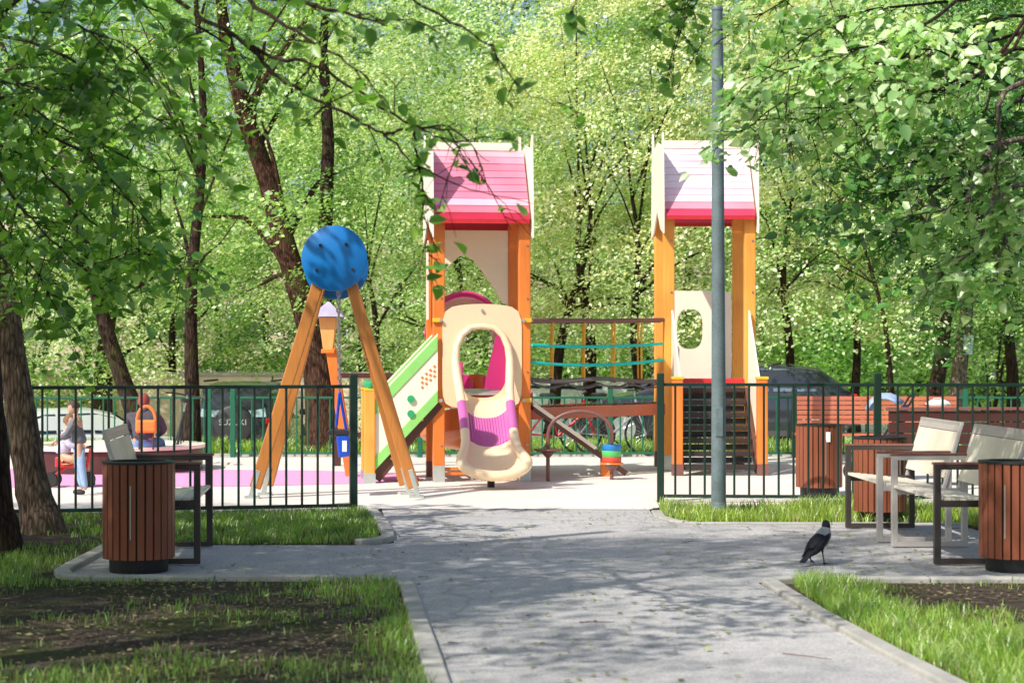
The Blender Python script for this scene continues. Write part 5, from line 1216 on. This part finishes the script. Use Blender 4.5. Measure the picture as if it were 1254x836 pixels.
for a in [(470, 31.3, 1, m1, 'small bright shrub left of the left tower', .5, 1), (915, 47, 0, m1, 'round shrub above the wagon bonnet', 1.2, 2), (1010, 46, 0, m0, 'round shrub above the wagon boot', 1.2, 3), (1075, 44, 1, m0, 'shrub left of the notice tree', 1.3, 4), (1215, 43, 0, m0, 'shrub right of the notice tree', 1.3, 5),
          (560, 47, 0, m0, 'shrub seen under the left tower platform', 1.3, 0), (820, 46, 1, m1, 'shrub seen behind the right tower window', 1.3, 1.5), (1120, 29.8, 1, m1, 'low bright shrub beside the pushchair', .35, 2.5), (30, 47, 0, m0, 'dark shrub behind the light blue car', 1.4, .4), (330, 48, 1, m0, 'shrub right of the black off-road car', 1.3, 2.7), (700, 47, 0, m0, 'shrub behind the white van', 1.3, 3.7), (75, 46, 1, m0, 'shrub above the white hatchback', 1.3, 5.1)]:
    shrub(a[0], a[1], a[2], a[3], a[4], a[5], a[6])

# ---- near trees with hand placed boughs
class Near:
    def __init__(s, name, label, loc, bark, seed):
        s.r = empty(name, loc); tag(s.r, label, 'tree'); s.o = Vector(loc); s.bark = bark; s.limb = MB(); s.twig = []; s.rg = random.Random(seed); s.nr = np.random.default_rng(seed); s.L = []
    def bough(s, pts, r0, twigs=10, per=14, tl=.7, spread=.10, start=.25):
        """pts world positions; leafy twigs branch off along it"""
        P = [Vector(p) - s.o for p in pts]; n = 5 * (len(P) - 1) + 1; Q = []
        for i in range(n):           # catmull-ish smoothing with jitter
            t = i / (n - 1) * (len(P) - 1); k = min(int(t), len(P) - 2); f = t - k
            a, b_, c, d = P[max(k - 1, 0)], P[k], P[k + 1], P[min(k + 2, len(P) - 1)]
            q = .5 * ((2 * b_) + (c - a) * f + (2 * a - 5 * b_ + 4 * c - d) * f * f + (3 * b_ - a - 3 * c + d) * f ** 3)
            Q.append(q + Vector((s.rg.uniform(-1, 1), s.rg.uniform(-1, 1), s.rg.uniform(-1, 1))) * .012)
        s.limb.tube(Q, [r0 * (1 - .88 * i / (n - 1)) for i in range(n)], 8)
        for k in range(twigs):
            t = start + (1 - start) * (k + s.rg.random()) / twigs; i = min(int(t * (n - 1)), n - 2); p = Q[i].lerp(Q[i + 1], t * (n - 1) - i)
            dr = (Q[i + 1] - Q[i]).normalized(); v = (dr * s.rg.uniform(.2, 1) + Vector((s.rg.uniform(-1, 1), s.rg.uniform(-1, 1), s.rg.uniform(-.9, .6)))).normalized(); L = tl * s.rg.uniform(.5, 1.2)
            e = p + v * L + Vector((0, 0, -.25 * L)); m_ = p.lerp(e, .5) + Vector((0, 0, .08 * L)); s.limb.tube([p, m_, e], [.005, .0035, .0015], 5)
            subs = [(p, m_, e)]
            for _ in range(3):
                u = s.rg.uniform(.25, .85); q0 = p.lerp(m_, u * 2) if u < .5 else m_.lerp(e, u * 2 - 1); vv = (v + Vector((s.rg.uniform(-1, 1), s.rg.uniform(-1, 1), s.rg.uniform(-.7, .3)))).normalized() * L * .5
                q1 = q0 + vv * .5 + Vector((0, 0, .01)); q2 = q0 + vv + Vector((0, 0, -.12 * L)); s.limb.tube([q0, q1, q2], [.003, .0022, .001], 4); subs.append((q0, q1, q2))
            sp = spread * .38
            for j in range(per):
                a_, b_, c_ = subs[j % 4]; u = s.rg.uniform(.2, 1.02); q = a_.lerp(b_, u * 2) if u < .5 else b_.lerp(c_, u * 2 - 1)
                s.L.append(q + Vector((s.rg.gauss(0, sp), s.rg.gauss(0, sp), s.rg.gauss(-.02, sp * .7))))
    def cloud(s, c, rad, n):
        c = Vector(c) - s.o
        for j in range(n): s.L.append(c + Vector((s.rg.gauss(0, rad), s.rg.gauss(0, rad), s.rg.gauss(0, rad * .6))))
    def finish(s, size, mat, trunk=None, rs=None, sunny=0.0):
        if trunk: MB().tube([Vector(p) - s.o for p in trunk], rs, 18).build('trunk', s.bark, s.r, smooth=True)
        s.limb.build('limbs', s.bark, s.r, smooth=True)
        P = np.array([tuple(p) for p in s.L]); V, F = leaf_arrays(P, size * s.nr.uniform(.35, 1.35, len(P)), s.nr, up=.9, kind='leaf', droop=.6, N=(s.nr.normal(size=(len(P), 3)) * .5 + np.array([0, 0, .45]) + np.array(SUN) * sunny) if sunny else None)
        o = bpy.data.objects.new('crown', np_mesh('crown', V, F, mat)); COL.objects.link(o); o.parent = s.r; return s.r
def bumpy(pts, rs, n=22, seed=1):
    rg = random.Random(seed); P = []; Rr = []
    pts = [Vector(p) for p in pts]
    for i in range(n):
        t = i / (n - 1) * (len(pts) - 1); k = min(int(t), len(pts) - 2); f = t - k; P.append(pts[k].lerp(pts[k + 1], f)); Rr.append((rs[k] * (1 - f) + rs[k + 1] * f) * rg.uniform(.95, 1.06))
    return P, Rr
# sunlit leaning trunk at left (behind) with spreading crown
g1 = G(50, 652); T1 = Near('linden_tree', 'leaning sun dappled trunk at left in front of the fence', g1, BKW, 31)
tp_, tr_ = bumpy([g1 + Vector((.02, 0, -.1)), g1 + Vector((0, 0, .12)), D(40, 600, g1.y), D(31, 540, g1.y), D(17, 450, g1.y), D(3, 350, g1.y + .1), D(-30, 200, g1.y + .1), D(-60, 0, g1.y)], [.24, .185, .150, .132, .122, .115, .10, .08], 26, 3)
for k, (e1, e2) in enumerate([((110, 200, 15.8), (250, 330, 14.9)), ((100, 120, 15.8), (210, 190, 14.8)), ((60, 260, 16), (160, 330, 15)), ((60, 100, 15.5), (230, 90, 14.2)), ((-20, 280, 15.6), (60, 350, 14.3)), ((100, 40, 16.2), (240, 50, 16)), ((20, 180, 15.4), (120, 250, 14.2))]):
    T1.bough([D(-35, 190 - k * 15, g1.y), D(*e1), D(*e2)], .016, 13, 17, .6, .12)
T1.bough([g1 + Vector((-.5, 0, 5.2)), Vector((-4.4, 17.6, 5.9)), Vector((-3.9, 18.2, 6.0)), Vector((-3.3, 18.6, 5.9))], .03, 16, 22, .5, .12)
T1.finish(.095, LNEAR, tp_, tr_)
# dark trunk at the left edge
g2 = G(-8, 676); T0 = Near('linden_tree', 'dark shaded trunk cut by the left edge nearest to us', g2, BK, 33)
tp_, tr_ = bumpy([g2 + Vector((.0, 0, -.1)), g2 + Vector((0, 0, .1)), D(-16, 600, g2.y), D(-22, 480, g2.y), D(-34, 300, g2.y), D(-50, 0, g2.y - .1), D(-60, -200, g2.y - .2)], [.26, .215, .185, .165, .15, .13, .10], 24, 5)
for k, (e1, e2, e3) in enumerate([((60, 60, 13.2), (150, 120, 12), (235, 165, 11.2)), ((40, 150, 13.4), (120, 200, 12.2), (170, 265, 11.4)), ((60, -40, 13.2), (180, 10, 12), (270, 40, 11)), ((10, 230, 13.8), (60, 290, 12.6), (105, 330, 12)), ((-20, 100, 13), (60, 110, 11.4), (120, 90, 10.4)), ((30, 190, 14), (110, 270, 13), (215, 330, 12.4)), ((10, 10, 12.5), (90, 30, 11), (170, 60, 10)),
        ((0, 120, 13.6), (80, 160, 12.8), (200, 215, 12.4)), ((-10, 260, 14.2), (30, 310, 13.6), (60, 360, 13.2))]):
    T0.bough([D(-48, 40 + 26 * k, g2.y), D(*e1), D(*e2), D(*e3)], .016, 20, 17, .5, .09, .12)
T0.finish(.088, LNEAR, tp_, tr_)
# tree out of frame at left whose long branches cross in front of the tower
g3 = Vector((-4.9, 11.0, 0)); T2 = Near('linden_tree', 'overhanging branches with sparse leaves crossing above the swing and left roof', g3, BK, 35)
tr2 = [g3 + Vector((0, 0, -.1)), g3 + Vector((0, 0, .2)), g3 + Vector((.1, 0, 2)), g3 + Vector((.0, .1, 5)), g3 + Vector((.2, 0, 8))]
T2.bough([g3 + Vector((0, 0, 5.3)), D(120, -60, 11), D(270, 35, 10.8), D(330, 70, 10.6), D(382, 78, 10.4), D(440, 112, 10.2), D(507, 157, 10), D(545, 170, 9.9), D(575, 196, 9.8)], .017, 13, 5, .40, .07, .42)
T2.bough([D(300, 50, 10.7), D(345, 98, 10.5), D(380, 117, 10.4), D(425, 142, 10.3), D(470, 164, 10.2), D(507, 201, 10.1), D(574, 231, 10), D(655, 248, 9.9)], .013, 3, 3, .25, .06, .15)
T2.bough([D(470, 164, 10.2), D(507, 157, 10.1), D(560, 164, 10), D(598, 200, 9.95)], .011, 2, 3, .2, .05, .3)
T2.bough([D(507, 160, 10.1), D(513, 200, 10.1), D(520, 260, 10.1), D(526, 335, 10.1)], .008, 12, 5, .14, .035, .05)
T2.bough([g3 + Vector((.05, 0, 5.6)), D(150, -90, 11), D(260, -20, 10), D(400, 10, 9.6), D(470, 30, 9.4)], .03, 9, 6, .45, .08, .3)
T2.bough([g3 + Vector((.05, 0, 5.0)), D(200, -60, 10), D(330, 20, 9.4), D(400, 60, 9.2), (D(455, 100, 9.0))], .02, 8, 5, .35, .07, .2)
for c_ in [(545, 45, 9), (590, 52, 9), (625, 100, 9.2), (685, 132, 9.2), (655, 122, 9.2)]: T2.cloud(D(*c_), .035, 2)
T2.bough([D(260, -20, 10), D(420, -60, 9), D(520, 10, 9), D(590, 48, 9), D(640, 110, 9.1), (D(690, 130, 9.2))], .010, 4, 4, .12, .04, .5)
T2.bough([g3 + Vector((.1, 0, 6)), D(300, -260, 10), D(600, -170, 9.3), D(700, -80, 9), D(705, -20, 9), D(700, 14, 9)], .012, 3, 4, .12, .04, .92)
T2.bough([g3 + Vector((.1, 0, 6.4)), D(400, -330, 10.5), D(760, -220, 10.8), D(870, -80, 11), D(855, -10, 11), D(830, 40, 11)], .02, 10, 10, .28, .07, .72)
T2.finish(.080, LNEAR, tr2, [.26, .19, .17, .13, .07])
# tree out of frame at right with bright leaves in front of the lamp pole and dark mass behind
g4 = Vector((4.75, 14.4, 0)); T5 = Near('maple_tree', 'overhanging bright and dark boughs filling the upper right corner', g4, BK, 37)
tr5 = [g4 + Vector((0, 0, -.1)), g4 + Vector((0, 0, .2)), g4 + Vector((-.1, 0, 2)), g4 + Vector((-.2, .1, 5)), g4 + Vector((-.3, 0, 8))]
for k, b_ in enumerate([[(1180, 60, 14), (1020, 90, 13.2), (905, 165, 12.8)], [(1180, 0, 14), (1040, 20, 13), (920, 100, 12.6)], [(1150, -60, 13.6), (1000, -20, 12.8), (900, 40, 12.6)], [(1200, 90, 14), (1080, 110, 13.4), (980, 150, 13.2)],
        [(1150, 20, 13), (1040, 60, 12.4), (960, 90, 12)], [(1240, 60, 13.4), (1130, 60, 12.6), (1060, 110, 12.2)]]):
    T5.bough([g4 + Vector((-.2, 0, 4.2 + .3 * k))] + [D(*q) for q in b_], .018, 22, 16, .45, .09, .35)
T5.finish(.085, LNEARB, tr5, [.28, .2, .18, .14, .07], sunny=1.0)
g6 = Vector((5.3, 17.6, 0)); T6 = Near('maple_tree', 'dark green drooping boughs at right behind the bright ones', g6, BK, 41)
tr6 = [g6 + Vector((0, 0, -.1)), g6 + Vector((0, 0, .2)), g6 + Vector((.1, 0, 2)), g6 + Vector((.0, .1, 5)), g6 + Vector((-.2, 0, 8))]
for k, b_ in enumerate([[(1234, 60, 18), (1190, 170, 17.4), (1085, 205, 17)], [(1215, 180, 17.6), (1150, 225, 17), (1050, 240, 16.6)], [(1240, 150, 18), (1170, 250, 17.6), (1090, 290, 17)], [(1250, 60, 17), (1150, 110, 16.6), (1040, 150, 16.4)],
        [(1250, 200, 17.2), (1200, 290, 16.6), (1130, 330, 16)], [(1240, 20, 17.4), (1120, 60, 17), (1020, 120, 17)], [(1270, 180, 16.4), (1250, 250, 16), (1210, 320, 15.6)], [(1250, 120, 17.6), (1120, 180, 17.6), (1010, 260, 17.6)]]):
    T6.bough([g6 + Vector((-.1, 0, 3.4 + .25 * k))] + [D(*q) for q in b_], .024, 18, 20, .6, .13, .3)
T6.finish(.105, LF[3], tr6, [.28, .2, .18, .14, .07])
g7 = Vector((5.9, 15.4, 0)); T7 = Near('maple_tree', 'bright hanging sprays of leaves over the right benches', g7, BKG, 43)
for k, b_ in enumerate([[(1230, 200, 14.6), (1180, 250, 14.2), (1110, 265, 13.9)], [(1240, 230, 14.6), (1200, 300, 14), (1150, 335, 13.8)], [(1260, 250, 14), (1230, 300, 13.6), (1215, 345, 13.4)], [(1250, 170, 14), (1200, 190, 13.6), (1160, 170, 13.4)], [(1254, 100, 13.6), (1225, 190, 13.4), (1215, 260, 13.2)]]):
    T7.bough([g7 + Vector((-.1, 0, 3.0 + .2 * k))] + [D(*q) for q in b_], .03, 13, 15, .32, .07, .55)
T7.finish(.09, LNEARB, [g7 + Vector((0, 0, -.1)), g7 + Vector((0, 0, .2)), g7 + Vector((0, 0, 2)), g7 + Vector((-.2, 0, 5))], [.22, .16, .14, .10], sunny=1.0)
# street trees out of frame whose crowns dapple the paths
for i, (x, y, p, s_, zz) in enumerate([(-6.4, 5.2, 4, .85, 1.2), (-7.0, 9.6, 0, .82, .8), (-5.4, 1.6, 0, .85, 1.4), (-2.6, -1.2, 4, 1.0, 2.4), (-9.2, 13.2, 0, .85, .8), (1.8, -3.4, 4, .9, 2.6), (-5.4, 8.6, 1, .7, 3.6), (-9.5, 8.0, 2, .9, 2.4), (-4.0, 8.1, 4, .95, 1.9)]):
    t_ = tree('tall park tree left of the path shading the foreground', (x, y, 0), PROTO[p], m0, BKG, .2, (0, 0), s_, i * 1.1, 7.5, group='park trees shading the path')
    for c in kids(t_):
        if c.name.startswith(('crown', 'limbs')): c.location.z += zz
